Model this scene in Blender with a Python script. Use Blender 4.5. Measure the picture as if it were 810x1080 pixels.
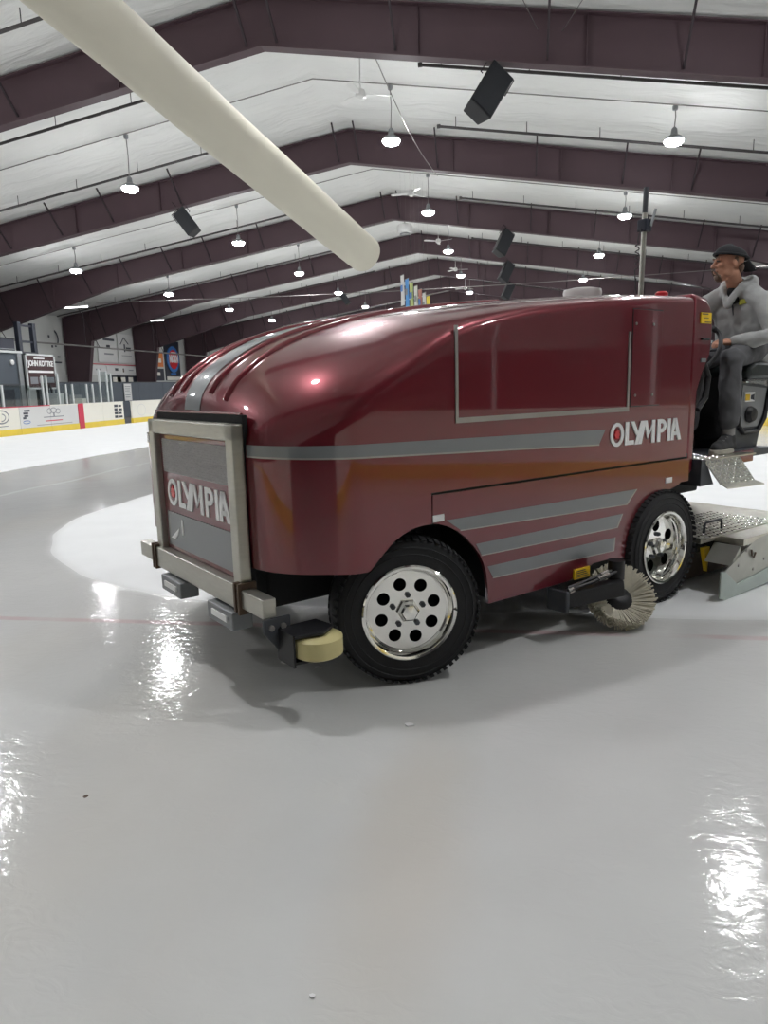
import bpy, bmesh, math, random
from mathutils import Vector, Matrix, noise
random.seed(7)
for o in list(bpy.data.objects): bpy.data.objects.remove(o)
SC = bpy.context.scene
COL = SC.collection
PI = math.pi
def R(a): return math.radians(a)

# ------------------------------------------------------------------ camera
PITCH, YAW, ROLL, FPX, CAM_H = 0.1769, 0.1864, -0.0267, 745.0, 1.5
fw = Vector((-math.sin(YAW)*math.cos(PITCH), math.cos(YAW)*math.cos(PITCH), -math.sin(PITCH)))
rt = Vector((math.cos(YAW), math.sin(YAW), 0)); up = rt.cross(fw)
r2 = math.cos(ROLL)*rt + math.sin(ROLL)*up; u2 = -math.sin(ROLL)*rt + math.cos(ROLL)*up
cd = bpy.data.cameras.new('camera'); cam = bpy.data.objects.new('camera', cd); COL.objects.link(cam)
cam.matrix_world = Matrix(((r2.x, u2.x, -fw.x, 0), (r2.y, u2.y, -fw.y, 0), (r2.z, u2.z, -fw.z, CAM_H), (0, 0, 0, 1)))
cd.sensor_fit = 'VERTICAL'; cd.sensor_height = 36; cd.sensor_width = 27; cd.lens = FPX/1080*36
cd.clip_start = 0.05; cd.clip_end = 300
SC.camera = cam
# ------------------------------------------------------------------ world, exposure
w = bpy.data.worlds.new('world'); SC.world = w; w.use_nodes = True
w.node_tree.nodes['Background'].inputs[0].default_value = (0.75, 0.85, 1, 1)
w.node_tree.nodes['Background'].inputs[1].default_value = 0.05
SC.view_settings.view_transform = 'Standard'; SC.view_settings.look = 'None'
SC.view_settings.gamma = 1; SC.view_settings.use_curve_mapping = False
SC.view_settings.exposure = 0.55
LAMP_STRENGTH = 190.0
LAMP_COLOR = (0.965, 0.975, 1.0)

# ------------------------------------------------------------------ materials
def srgb(r, g, b):
    f = lambda c: (c/255/12.92) if c/255 <= .04045 else ((c/255+.055)/1.055)**2.4
    return (f(r), f(g), f(b))
def mat(name, col, rough=.5, metal=0, var=.12, scale=6, bump=0, bscale=40, coat=0, spec=.5, emit=0, stretch=(1,1,1), trans=0, ior=1.45, aniso=0):
    m = bpy.data.materials.new(name); m.use_nodes = True
    nt = m.node_tree; N = nt.nodes; L = nt.links; b = N['Principled BSDF']
    b.inputs['Roughness'].default_value = rough; b.inputs['Metallic'].default_value = metal
    b.inputs['Specular IOR Level'].default_value = spec; b.inputs['IOR'].default_value = ior
    b.inputs['Coat Weight'].default_value = coat; b.inputs['Coat Roughness'].default_value = .03
    b.inputs['Transmission Weight'].default_value = trans
    tc = N.new('ShaderNodeTexCoord'); mp = N.new('ShaderNodeMapping'); mp.inputs['Scale'].default_value = stretch
    L.new(tc.outputs['Object'], mp.inputs['Vector'])
    n = N.new('ShaderNodeTexNoise'); n.inputs['Scale'].default_value = scale; n.inputs['Detail'].default_value = 4
    L.new(mp.outputs[0], n.inputs['Vector'])
    r = N.new('ShaderNodeMix'); r.data_type = 'RGBA'
    c0 = tuple(max(0, c*(1-var)) for c in col); c1 = tuple(min(1, c*(1+var)) for c in col)
    r.inputs['A'].default_value = (*c0, 1); r.inputs['B'].default_value = (*c1, 1)
    L.new(n.outputs['Fac'], r.inputs['Factor']); L.new(r.outputs['Result'], b.inputs['Base Color'])
    if bump:
        n2 = N.new('ShaderNodeTexNoise'); n2.inputs['Scale'].default_value = bscale; n2.inputs['Detail'].default_value = 3
        L.new(mp.outputs[0], n2.inputs['Vector'])
        bp = N.new('ShaderNodeBump'); bp.inputs['Strength'].default_value = bump; bp.inputs['Distance'].default_value = .02
        L.new(n2.outputs['Fac'], bp.inputs['Height']); L.new(bp.outputs[0], b.inputs['Normal'])
    if emit:
        b.inputs['Emission Color'].default_value = (*col, 1); b.inputs['Emission Strength'].default_value = emit
    return m
M = {}
M['paint'] = mat('burgundy_paint', (.158, .0065, .016), .32, .5, .10, 3, coat=1)
M['paint'].node_tree.nodes['Principled BSDF'].inputs['Coat IOR'].default_value = 1.66
M['paint_dark'] = mat('burgundy_panel', (.15, .010, .020), .36, .4, .10, 3, coat=.9)
M['paint_dark'].node_tree.nodes['Principled BSDF'].inputs['Coat IOR'].default_value = 1.66
M['stripe'] = mat('grey_stripe', (.20, .21, .22), .4, .2, .06, 5, coat=.7)
M['steel'] = mat('brushed_steel', (.50, .49, .44), .36, .85, .12, 12, bump=.05, bscale=60, stretch=(1, 1, 6))
M['chrome'] = mat('polished_aluminium', (.86, .85, .81), .09, 1, .04, 5)
M['trim'] = mat('trim_metal', (.42, .40, .38), .35, .8, .08, 8)
M['tyre'] = mat('tyre_rubber', (.018, .018, .020), .68, 0, .2, 20, bump=.1, bscale=120)
M['black'] = mat('black_plastic', (.012, .012, .014), .45, 0, .2, 10)
M['matteblack'] = mat('black_underbody', (.012, .012, .013), .8, 0, .2, 10)
M['dkgrey'] = mat('dark_grey_metal', (.07, .075, .085), .5, .3, .15, 10)
M['grey'] = mat('grey_metal', (.25, .26, .27), .45, .5, .1, 10)
M['white'] = mat('white_lettering', (.82, .82, .82), .4, 0, .02, 5)
M['red'] = mat('red_plastic', (.65, .02, .03), .3, 0, .06, 10, coat=.5)
M['yellow'] = mat('yellow_sticker', (.85, .55, .02), .45, 0, .04, 12)
M['roller'] = mat('cream_urethane', (.62, .55, .27), .5, 0, .08, 12)
M['bristle'] = mat('cream_bristle', (.70, .66, .54), .75, 0, .18, 40)
M['mesh'] = mat('grille_mesh', (.40, .385, .38), .5, .3, .14, 60, bump=.6, bscale=180, stretch=(1, .25, 1))
M['tread'] = mat('tread_plate', (.55, .53, .46), .30, .9, .15, 14, bump=.2, bscale=40)
M['plate'] = mat('galvanised_plate', (.45, .45, .41), .42, .7, .15, 8)
M['poly'] = mat('pale_green_plastic', (.42, .48, .45), .45, 0, .12, 8)
M['brown'] = mat('wet_brown_metal', (.10, .065, .045), .6, .2, .4, 10)
M['frame'] = mat('maroon_steel', (.072, .042, .050), .6, 0, .10, 1.2, bump=.05, bscale=8)
M['brace'] = mat('dark_steel_angle', (.035, .025, .03), .6, .2, .15, 5)
M['pipe'] = mat('dark_pipe', (.055, .05, .05), .55, .4, .15, 5)
M['wire'] = mat('grey_conduit', (.22, .21, .20), .5, .5, .1, 5)
M['duct'] = mat('cream_duct_fabric', (.55, .525, .435), .8, 0, .06, .8, bump=.15, bscale=3)
M['speaker'] = mat('black_speaker', (.016, .018, .022), .6, 0, .15, 15, bump=.2, bscale=150)
M['fan'] = mat('white_enamel', (.72, .72, .70), .4, 0, .04, 6)
M['board'] = mat('white_board', (.80, .78, .70), .35, 0, .04, 1.5)
M['board_ad'] = mat('pale_grey_ad_board', (.66, .66, .65), .35, 0, .03, 2)
M['kick'] = mat('yellow_kick_plate', (.78, .58, .06), .4, 0, .08, 3)
M['redline'] = mat('red_line_paint', (.55, .03, .07), .4, 0, .06, 5)
M['slate'] = mat('slate_wall', (.085, .10, .12), .7, 0, .12, 1.5)
M['navy'] = mat('navy_steel', (.022, .026, .04), .5, .1, .1, 4)
M['wallwhite'] = mat('white_wall', (.55, .56, .54), .7, 0, .05, .7)
M['walldark'] = mat('dark_wall', (.05, .045, .05), .7, 0, .15, 1)
M['post'] = mat('white_post', (.60, .62, .62), .4, .2, .05, 4)
M['concrete'] = mat('rubber_floor', (.10, .10, .105), .8, 0, .2, 2)
M['ink'] = mat('dark_ink', (.05, .055, .07), .6, 0, .1, 5)
M['inkgrey'] = mat('grey_ink', (.22, .23, .25), .6, 0, .1, 5)
M['blue'] = mat('blue_sign', (.04, .16, .45), .5, 0, .1, 5)
M['orange'] = mat('orange_sign', (.75, .22, .05), .5, 0, .1, 5)
M['maroonsign'] = mat('maroon_sign', (.05, .018, .02), .6, 0, .15, 4)
M['lens'] = mat('lamp_lens', LAMP_COLOR, .4, 0, 0, 5, emit=LAMP_STRENGTH)
M['tube_light'] = mat('tube_lamp_lens', LAMP_COLOR, .4, 0, 0, 5, emit=10)
M['skin'] = mat('skin', (.52, .26, .17), .5, 0, .12, 30)
M['hair'] = mat('grey_brown_beard', (.17, .115, .085), .8, 0, .35, 80)
M['hoodie'] = mat('heather_grey_fleece', (.40, .405, .40), .92, 0, .14, 25, bump=.25, bscale=22)
M['jeans'] = mat('charcoal_trousers', (.098, .098, .104), .88, 0, .28, 9, bump=.2, bscale=18)
M['cap'] = mat('black_cap', (.012, .013, .016), .8, 0, .2, 20)
M['shoe'] = mat('dark_shoe', (.03, .03, .032), .75, 0, .3, 40)
M['sole'] = mat('pale_sole', (.42, .40, .34), .7, 0, .1, 20)
M['sock'] = mat('grey_sock', (.30, .29, .28), .9, 0, .1, 40)
M['chestprint'] = mat('olive_yellow_print', (.38, .36, .05), .8, 0, .3, 60)
M['shirt'] = mat('black_tshirt', (.018, .018, .02), .9, 0, .1, 20)
M['seat'] = mat('black_vinyl', (.016, .022, .022), .42, 0, .15, 10, bump=.05, bscale=30)
# glass: thin, slightly tinted
def glass_mat():
    m = bpy.data.materials.new('rink_glass'); m.use_nodes = True; nt = m.node_tree; N = nt.nodes; L = nt.links
    N.remove(N['Principled BSDF']); out = N['Material Output']
    t = N.new('ShaderNodeBsdfTransparent'); t.inputs[0].default_value = (.86, .90, .90, 1)
    g = N.new('ShaderNodeBsdfGlossy'); g.inputs['Roughness'].default_value = .05
    n = N.new('ShaderNodeTexNoise'); n.inputs['Scale'].default_value = 2
    mr = N.new('ShaderNodeMapRange'); mr.inputs['To Min'].default_value = .06; mr.inputs['To Max'].default_value = .14
    mx = N.new('ShaderNodeMixShader'); L.new(n.outputs['Fac'], mr.inputs['Value']); L.new(mr.outputs[0], mx.inputs[0])
    L.new(t.outputs[0], mx.inputs[1]); L.new(g.outputs[0], mx.inputs[2]); L.new(mx.outputs[0], out.inputs['Surface'])
    return m
M['glass'] = glass_mat()
def ceiling_mat():
    m = bpy.data.materials.new('white_insulation'); m.use_nodes = True; nt = m.node_tree; N = nt.nodes; L = nt.links
    b = N['Principled BSDF']; b.inputs['Roughness'].default_value = .55; b.inputs['Specular IOR Level'].default_value = .3
    tc = N.new('ShaderNodeTexCoord')
    n1 = N.new('ShaderNodeTexNoise'); n1.inputs['Scale'].default_value = .5; n1.inputs['Detail'].default_value = 4
    L.new(tc.outputs['Object'], n1.inputs['Vector'])
    r = N.new('ShaderNodeMix'); r.data_type = 'RGBA'
    r.inputs['A'].default_value = (.64, .645, .625, 1); r.inputs['B'].default_value = (.76, .765, .74, 1)
    L.new(n1.outputs['Fac'], r.inputs['Factor']); L.new(r.outputs['Result'], b.inputs['Base Color'])
    mp = N.new('ShaderNodeMapping'); mp.inputs['Scale'].default_value = (.35, 1.6, 1)
    L.new(tc.outputs['Object'], mp.inputs['Vector'])
    n2 = N.new('ShaderNodeTexNoise'); n2.inputs['Scale'].default_value = 1.1; n2.inputs['Detail'].default_value = 5; n2.inputs['Distortion'].default_value = .6
    L.new(mp.outputs[0], n2.inputs['Vector'])
    bp = N.new('ShaderNodeBump'); bp.inputs['Strength'].default_value = .8; bp.inputs['Distance'].default_value = .17
    L.new(n2.outputs['Fac'], bp.inputs['Height']); L.new(bp.outputs[0], b.inputs['Normal'])
    return m
M['insul'] = ceiling_mat()
def ice_mat():
    m = bpy.data.materials.new('rink_ice'); m.use_nodes = True; nt = m.node_tree; N = nt.nodes; L = nt.links
    b = N['Principled BSDF']; b.inputs['IOR'].default_value = 1.33
    geo = N.new('ShaderNodeNewGeometry'); sx = N.new('ShaderNodeSeparateXYZ'); L.new(geo.outputs['Position'], sx.inputs[0])
    def math_(op, a, bb=None, c=None):
        n = N.new('ShaderNodeMath'); n.operation = op
        for i, v in enumerate((a, bb, c)):
            if v is None: continue
            if isinstance(v, (int, float)): n.inputs[i].default_value = v
            else: L.new(v, n.inputs[i])
        return n.outputs[0]
    def noise_(scale, detail=3, vec=None, dist=0):
        n = N.new('ShaderNodeTexNoise'); n.inputs['Scale'].default_value = scale; n.inputs['Detail'].default_value = detail
        n.inputs['Distortion'].default_value = dist
        L.new(vec if vec else geo.outputs['Position'], n.inputs['Vector']); return n.outputs['Fac']
    def sstep(v, a, bb):
        n = N.new('ShaderNodeMapRange'); n.interpolation_type = 'SMOOTHSTEP'
        n.inputs['From Min'].default_value = a; n.inputs['From Max'].default_value = bb; L.new(v, n.inputs['Value']); return n.outputs[0]
    X, Y = sx.outputs[0], sx.outputs[1]
    wob = math_('MULTIPLY', math_('SUBTRACT', noise_(.5, 2), .5), .5)
    Xw = math_('ADD', X, wob)
    # dry, snow-white ice beyond the resurfaced band along the boards
    dryL = sstep(math_('MULTIPLY', Xw, -1), 10.0, 10.15)
    # dry inner patch: rounded box centre (0.2, 15) half (5.3, 10.2) radius 4
    qx = math_('MAXIMUM', math_('SUBTRACT', math_('ABSOLUTE', math_('SUBTRACT', Xw, -.2)), 1.2), 0)
    qy = math_('MAXIMUM', math_('SUBTRACT', math_('ABSOLUTE', math_('SUBTRACT', Y, 15.0)), 6.5), 0)
    d = math_('SQRT', math_('ADD', math_('MULTIPLY', qx, qx), math_('MULTIPLY', qy, qy)))
    inner = math_('SUBTRACT', 1, sstep(d, 3.85, 4.05))
    dry = math_('MAXIMUM', dryL, inner)
    # frost line between two passes of the machine
    ln = math_('SUBTRACT', 1, sstep(math_('ABSOLUTE', math_('ADD', Xw, 7.75)), .02, .07))
    mpv = N.new('ShaderNodeMapping'); mpv.inputs['Scale'].default_value = (1, .35, 1); L.new(geo.outputs['Position'], mpv.inputs['Vector'])
    stain = sstep(noise_(.55, 4, mpv.outputs[0]), .50, .72)
    c = N.new('ShaderNodeMix'); c.data_type = 'RGBA'; c.inputs['A'].default_value = (.655, .655, .64, 1); c.inputs['B'].default_value = (.64, .615, .57, 1)
    # dirt stain left on the ice in front of the machine
    ex = math_('DIVIDE', math_('ADD', X, .34), .24); ey = math_('DIVIDE', math_('SUBTRACT', Y, 2.1), .95)
    ed_ = math_('SUBTRACT', 1, sstep(math_('ADD', math_('SQRT', math_('ADD', math_('MULTIPLY', ex, ex), math_('MULTIPLY', ey, ey))), math_('MULTIPLY', noise_(3, 3), .5)), .45, 1.5))
    stain = math_('MAXIMUM', math_('MULTIPLY', stain, .7), ed_)
    L.new(stain, c.inputs['Factor'])
    c1 = N.new('ShaderNodeMix'); c1.data_type = 'RGBA'; c1.inputs['B'].default_value = (.86, .87, .87, 1)
    L.new(c.outputs['Result'], c1.inputs['A']); L.new(math_('MAXIMUM', dry, math_('MULTIPLY', ln, .7)), c1.inputs['Factor'])
    # faint red goal line under the ice
    rl = math_('SUBTRACT', 1, sstep(math_('ABSOLUTE', math_('SUBTRACT', Y, math_('ADD', 4.19, math_('MULTIPLY', X, .03)))), .018, .05))
    rl = math_('MULTIPLY', rl, math_('MULTIPLY', .35, sstep(noise_(1.5, 2), .3, .6)))
    c2 = N.new('ShaderNodeMix'); c2.data_type = 'RGBA'; c2.inputs['B'].default_value = (.55, .16, .2, 1)
    L.new(c1.outputs['Result'], c2.inputs['A']); L.new(rl, c2.inputs['Factor'])
    # fine mottling
    c3 = N.new('ShaderNodeMix'); c3.data_type = 'RGBA'; c3.blend_type = 'MULTIPLY'; c3.inputs['Factor'].default_value = 1
    mo = N.new('ShaderNodeMapRange'); mo.inputs['To Min'].default_value = .93; mo.inputs['To Max'].default_value = 1.05
    L.new(noise_(2.2, 6), mo.inputs['Value'])
    L.new(c2.outputs['Result'], c3.inputs['A']); L.new(mo.outputs[0], c3.inputs['B'])
    L.new(c3.outputs['Result'], b.inputs['Base Color'])
    rr = N.new('ShaderNodeMapRange'); rr.inputs['To Min'].default_value = .05; rr.inputs['To Max'].default_value = .5
    L.new(dry, rr.inputs['Value'])
    rv = math_('ADD', rr.outputs[0], math_('MULTIPLY', noise_(1.2, 3), .07)); L.new(rv, b.inputs['Roughness'])
    mp2 = N.new('ShaderNodeMapping'); mp2.inputs['Scale'].default_value = (1, 1.6, 1); L.new(geo.outputs['Position'], mp2.inputs['Vector'])
    h1 = noise_(11, 4, mp2.outputs[0], 1.2); h2 = noise_(1.3, 2)
    h = math_('ADD', math_('MULTIPLY', h1, .25), math_('MULTIPLY', h2, .5))
    bp = N.new('ShaderNodeBump'); bp.inputs['Strength'].default_value = .5; bp.inputs['Distance'].default_value = .014
    L.new(h, bp.inputs['Height']); L.new(bp.outputs[0], b.inputs['Normal'])
    return m
M['ice'] = ice_mat()

# ------------------------------------------------------------------ mesh helpers
class MB:
    def __init__(s): s.v = []; s.f = []
    def add(s, vs, fs):
        o = len(s.v); s.v += [tuple(p) for p in vs]; s.f += [tuple(i+o for i in f) for f in fs]; return s
    def box(s, x0, x1, y0, y1, z0, z1, T=None):
        vs = [Vector((x, y, z)) for z in (z0, z1) for y in (y0, y1) for x in (x0, x1)]
        if T is not None: vs = [T @ p for p in vs]
        return s.add(vs, [(0, 2, 3, 1), (4, 5, 7, 6), (0, 1, 5, 4), (2, 6, 7, 3), (0, 4, 6, 2), (1, 3, 7, 5)])
    def hexa(s, p): return s.add(p, [(0, 3, 2, 1), (4, 5, 6, 7), (0, 1, 5, 4), (1, 2, 6, 5), (2, 3, 7, 6), (3, 0, 4, 7)])
    def tube(s, pts, r, n=10, caps=True):
        pts = [Vector(p) for p in pts]; rs = r if isinstance(r, (list, tuple)) else [r]*len(pts)
        rings = []; nx = None
        for i, p in enumerate(pts):
            t = (pts[min(i+1, len(pts)-1)] - pts[max(i-1, 0)]).normalized()
            if nx is None: nx = t.orthogonal().normalized()
            nx = (nx - t*nx.dot(t)).normalized(); ny = t.cross(nx)
            rings.append([p + (nx*math.cos(2*PI*k/n) + ny*math.sin(2*PI*k/n))*rs[i] for k in range(n)])
        vs = [q for rg in rings for q in rg]; fs = []
        for i in range(len(pts)-1):
            for k in range(n): fs.append((i*n+k, i*n+(k+1) % n, (i+1)*n+(k+1) % n, (i+1)*n+k))
        if caps: fs.append(tuple(range(n-1, -1, -1))); fs.append(tuple((len(pts)-1)*n+k for k in range(n)))
        return s.add(vs, fs)
    def lathe(s, prof, origin=(0, 0, 0), axis='z', n=32, closed=False, caps=True):
        vs = []; fs = []; o = Vector(origin)
        for (r, h) in prof:
            for k in range(n):
                a = 2*PI*k/n; c, d = r*math.cos(a), r*math.sin(a)
                p = {'z': (c, d, h), 'y': (c, h, d), 'x': (h, c, d)}[axis]
                vs.append(o+Vector(p))
        m = len(prof)
        for i in range(m if closed else m-1):
            j = (i+1) % m
            for k in range(n):
                q = (i*n+k, i*n+(k+1) % n, j*n+(k+1) % n, j*n+k)
                fs.append(q if axis != 'y' else q[::-1])
        if not closed and caps:
            if prof[0][0] > 1e-5: fs.append(tuple(range(n))[::-1])
            if prof[-1][0] > 1e-5: fs.append(tuple((m-1)*n+k for k in range(n)))
        return s.add(vs, fs)
    def prism(s, outline, fn, d0, d1):
        n = len(outline)
        vs = [fn(a, b, d0) for a, b in outline] + [fn(a, b, d1) for a, b in outline]
        fs = [tuple(range(n)), tuple(range(2*n-1, n-1, -1))] + [(i, i+n, (i+1) % n+n, (i+1) % n) for i in range(n)]
        return s.add(vs, fs)
    def ellipsoid(s, c, r, T=None, nu=14, nv=10):
        vs = []; fs = []; c = Vector(c)
        for i in range(nv+1):
            th = PI*i/nv
            for k in range(nu):
                a = 2*PI*k/nu; p = Vector((r[0]*math.sin(th)*math.cos(a), r[1]*math.sin(th)*math.sin(a), r[2]*math.cos(th)))
                vs.append(c + (T @ p if T is not None else p))
        for i in range(nv):
            for k in range(nu): fs.append((i*nu+k, (i+1)*nu+k, (i+1)*nu+(k+1) % nu, i*nu+(k+1) % nu))
        return s.add(vs, fs)
    def mesh(s, name, m, ang=35, fix=True):
        me = bpy.data.meshes.new(name); me.from_pydata(s.v, [], s.f); me.update()
        if fix:
            bm = bmesh.new(); bm.from_mesh(me); bmesh.ops.remove_doubles(bm, verts=bm.verts, dist=1e-5)
            bmesh.ops.recalc_face_normals(bm, faces=bm.faces); bm.to_mesh(me); bm.free()
        if m is not None: me.materials.append(M[m] if isinstance(m, str) else m)
        if ang:
            me.shade_smooth(); me.set_sharp_from_angle(angle=R(ang))
        return me
    def build(s, name, m, parent=None, ang=35, bevel=0, loc=None, fix=True):
        o = bpy.data.objects.new(name, s.mesh(name, m, ang, fix)); COL.objects.link(o)
        if parent is not None: o.parent = parent
        if loc is not None: o.location = loc
        if bevel:
            b = o.modifiers.new('bevel', 'BEVEL'); b.width = bevel; b.segments = 2; b.limit_method = 'ANGLE'; b.angle_limit = R(40); b.harden_normals = False
        return o
def empty(name, loc=(0, 0, 0), rz=0):
    o = bpy.data.objects.new(name, None); COL.objects.link(o); o.location = loc; o.rotation_euler = (0, 0, rz); o.empty_display_size = .1
    return o
def tag(o, label, cat, group=None):
    o['label'] = label; o['category'] = cat
    if group: o['group'] = group
    return o
def struct(o, label=None):
    o['kind'] = 'structure'
    if label: o['label'] = label
    return o
def share(name, me, parent, loc=(0, 0, 0), rot=(0, 0, 0), scale=(1, 1, 1)):
    o = bpy.data.objects.new(name, me); COL.objects.link(o); o.parent = parent; o.location = loc; o.rotation_euler = rot; o.scale = scale
    return o
def text_mb(txt, size_w, size_h, depth, basis, origin, bold=.02, shear=0):
    """flat lettering as geometry: basis = (right, up, normal) vectors"""
    cu = bpy.data.curves.new('t', 'FONT'); cu.body = txt; cu.offset = bold; cu.resolution_u = 3; cu.extrude = .05; cu.space_character = .96; cu.shear = shear
    ob = bpy.data.objects.new('t', cu); COL.objects.link(ob)
    dg = bpy.context.evaluated_depsgraph_get(); me = ob.evaluated_get(dg).to_mesh()
    vs = [v.co.copy() for v in me.vertices]; fs = [tuple(p.vertices) for p in me.polygons]
    ob.evaluated_get(dg).to_mesh_clear(); bpy.data.objects.remove(ob); bpy.data.curves.remove(cu)
    xs = [v.x for v in vs]; ys = [v.y for v in vs]; zs = [v.z for v in vs]
    x0, x1, y0, y1 = min(xs), max(xs), min(ys), max(ys); z0, z1 = min(zs), max(zs)
    r, u, n = [Vector(b) for b in basis]; o = Vector(origin)
    mb = MB()
    mb.add([o + r*((v.x-x0)/(x1-x0)*size_w) + u*((v.y-y0)/(y1-y0)*size_h) + n*((v.z-z0)/max(1e-6, z1-z0)*depth) for v in vs], fs)
    return mb
def interp(tab, x):
    if x <= tab[0][0]: return tab[0][1]
    for (a, b), (c, d) in zip(tab, tab[1:]):
        if x <= c: return b + (d-b)*(x-a)/(c-a)
    return tab[-1][1]
def smoothtab(tab, x):
    # catmull style interpolation
    if x <= tab[0][0]: return tab[0][1]
    if x >= tab[-1][0]: return tab[-1][1]
    for i in range(len(tab)-1):
        if tab[i][0] <= x <= tab[i+1][0]:
            x0, y0 = tab[i]; x1, y1 = tab[i+1]; h = x1-x0
            m0 = (y1-tab[i-1][1])/(x1-tab[i-1][0]) if i > 0 else (y1-y0)/h
            m1 = (tab[i+2][1]-y0)/(tab[i+2][0]-x0) if i+2 < len(tab) else (y1-y0)/h
            t = (x-x0)/h
            return (2*t**3-3*t*t+1)*y0 + (t**3-2*t*t+t)*h*m0 + (-2*t**3+3*t*t)*y1 + (t**3-t*t)*h*m1
ORD = ['nearest', 'second nearest', 'third nearest', 'fourth nearest', 'fifth nearest', 'sixth nearest', 'seventh nearest', 'eighth nearest', 'ninth nearest', 'tenth nearest', 'eleventh nearest']

# ================================================================== THE BUILDING
X0, ZT, SL, YA, SP = -5.6, 9.98, .16, 16.58, 8.56
XWL, XWR, YB, YF = -28.65, 17.45, -8.0, 78.5
XBL, XBR = -18.71, 7.5
def FY(k): return YA + k*SP
def roof(X): return ZT - SL*abs(X-X0)
# ice and surrounding floor
mb = MB(); mb.add([(XBL-.05, YB, 0), (XBR+.05, YB, 0), (XBR+.05, 64, 0), (XBL-.05, 64, 0)], [(0, 1, 2, 3)])
struct(mb.build('floor', 'ice', ang=0, fix=False), 'glossy wet white rink ice with paler dry patches')
mb = MB()
for x0, x1, y0, y1 in ((XWL, XBL-.05, YB, YF), (XBR+.05, XWR, YB, YF), (XBL-.05, XBR+.05, 64, YF)):
    mb.add([(x0, y0, 0), (x1, y0, 0), (x1, y1, 0), (x0, y1, 0)], [(0, 1, 2, 3)])
struct(mb.build('floor_surround', 'concrete', ang=0, fix=False), 'dark walkway floor around the rink')
# ceiling: draped white insulation sagging between purlins
mb = MB(); xs = []; x = XWL
nx = 124; ny = 150
vs = []; fs = []
for j in range(ny+1):
    yy = YB + (YF-YB)*j/ny
    for i in range(nx+1):
        xx = XWL + (XWR-XWL)*i/nx
        t = ((xx-X0)/1.52) % 1.0
        sag = .07*(1-(2*t-1)**2)
        pin = abs(math.sin(PI*(yy-YA)/SP))
        nz = noise.noise((xx*.6, yy*.5, 0))*.05
        vs.append((xx, yy, roof(xx)+.09 - sag*pin - abs(nz)*pin))
for j in range(ny):
    for i in range(nx): a = j*(nx+1)+i; fs.append((a, a+1, a+nx+2, a+nx+1))
mb.add(vs, fs); struct(mb.build('ceiling', 'insul', ang=80, fix=False), 'white quilted insulation draped under the arena roof')
# walls
def wall(name, x0, x1, y0, y1, z0, z1, m, label): return struct(MB().box(x0, x1, y0, y1, z0, z1).build(name, m, ang=0), label)
wall('wall_left', XWL-.2, XWL, YB, YF, 0, 6.4, 'wallwhite', 'white side wall behind the spectator area')
wr = wall('wall_right', XWR, XWR+.2, YB, YF, 2.4, 6.4, 'wallwhite', 'white upper side wall of the arena')
MB().box(XWR-.02, XWR+.2, YB, YF, 0, 2.4).build('wainscot', 'walldark', wr, ang=0)
def gable(name, y0, y1, label):
    ol = [(XWL, 0), (XWR, 0), (XWR, roof(XWR)+.1), (X0, ZT+.1), (XWL, roof(XWL)+.1)]
    return struct(MB().prism(ol, lambda a, b, d: Vector((a, d, b)), y0, y1).build(name, 'wallwhite', ang=0), label)
gable('wall_back', YF, YF+.2, 'far end wall of the arena under the gable')
wf = gable('wall_front', YB-.2, YB, 'end wall of the arena behind the photographer')
MB().box(XWL+.1, XWR-.1, YB, YB+.05, 0, 3.2).build('wainscot', 'walldark', wf, ang=0)

# steel roof frames ----------------------------------------------------------
BOT = [(0, 1.02), (13.9, 1.02), (21.0, 1.84)]        # distance from ridge -> web depth
def frame_meshes():
    out = {}
    for sgn, nm in ((-1, 'l'), (1, 'r')):
        mb = MB(); st = [0, 7, 13.9, 21.0, 22.9]
        def pts(d): return X0+sgn*d, ZT-SL*d, ZT-SL*d-interp(BOT, d) if d <= 21 else 4.78
        # web
        ol = [(pts(d)[0], pts(d)[1]) for d in st] + [(X0+sgn*22.9, 4.78)] + [(pts(d)[0], pts(d)[2]) for d in reversed(st[:-1])]
        mb.prism(ol, lambda a, b, q: Vector((a, q, b)), -.012, .012)
        # flanges
        for a, b in zip(st, st[1:]):
            xa, ta, ba = pts(a); xb, tb, bb = pts(b)
            for za, zb, h in ((ta, tb, -.03), (ba, bb, -.03)):
                if b > 21 and za == ba: continue
                p = [(xa, -.15, za), (xb, -.15, zb), (xb, .15, zb), (xa, .15, za)]
                mb.hexa([Vector(q) for q in p] + [Vector(q)-Vector((0, 0, h)) for q in p])
        # web stiffeners
        for d in (3.5, 7, 10.4, 13.9, 17.5, 21.0):
            xa, ta, ba = pts(d); mb.box(xa-.008, xa+.008, -.11, .11, ba, ta)
        out['rafter'+nm] = mb.mesh('rafter', 'frame', ang=0)
        mb = MB()
        xi, xo = X0+sgn*21.0, X0+sgn*22.9; xb = X0+sgn*21.85
        mb.prism([(xi, 4.8), (xo, 6.3), (xo, 0), (xb, 0)], lambda a, b, q: Vector((a, q, b)), -.014, .014)
        for (a, b, c, d, t) in ((xi, 4.8, xb, 0, .03), (xo, 6.3, xo, 0, .03)):
            p = [(a, -.16, b), (a, .16, b), (c, .16, d), (c, -.16, d)]
            mb.hexa([Vector(q) for q in p] + [Vector(q)+Vector((sgn*t, 0, 0)) for q in p])
        out['column'+nm] = mb.mesh('column', 'frame', ang=0)
    return out
FM = frame_meshes()
bm_ = MB(); bm_.tube([(0, 0, 0), (0, 0, 1)], .032, 4); BRACE = bm_.mesh('brace', 'brace', ang=0)
frames = []
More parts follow.
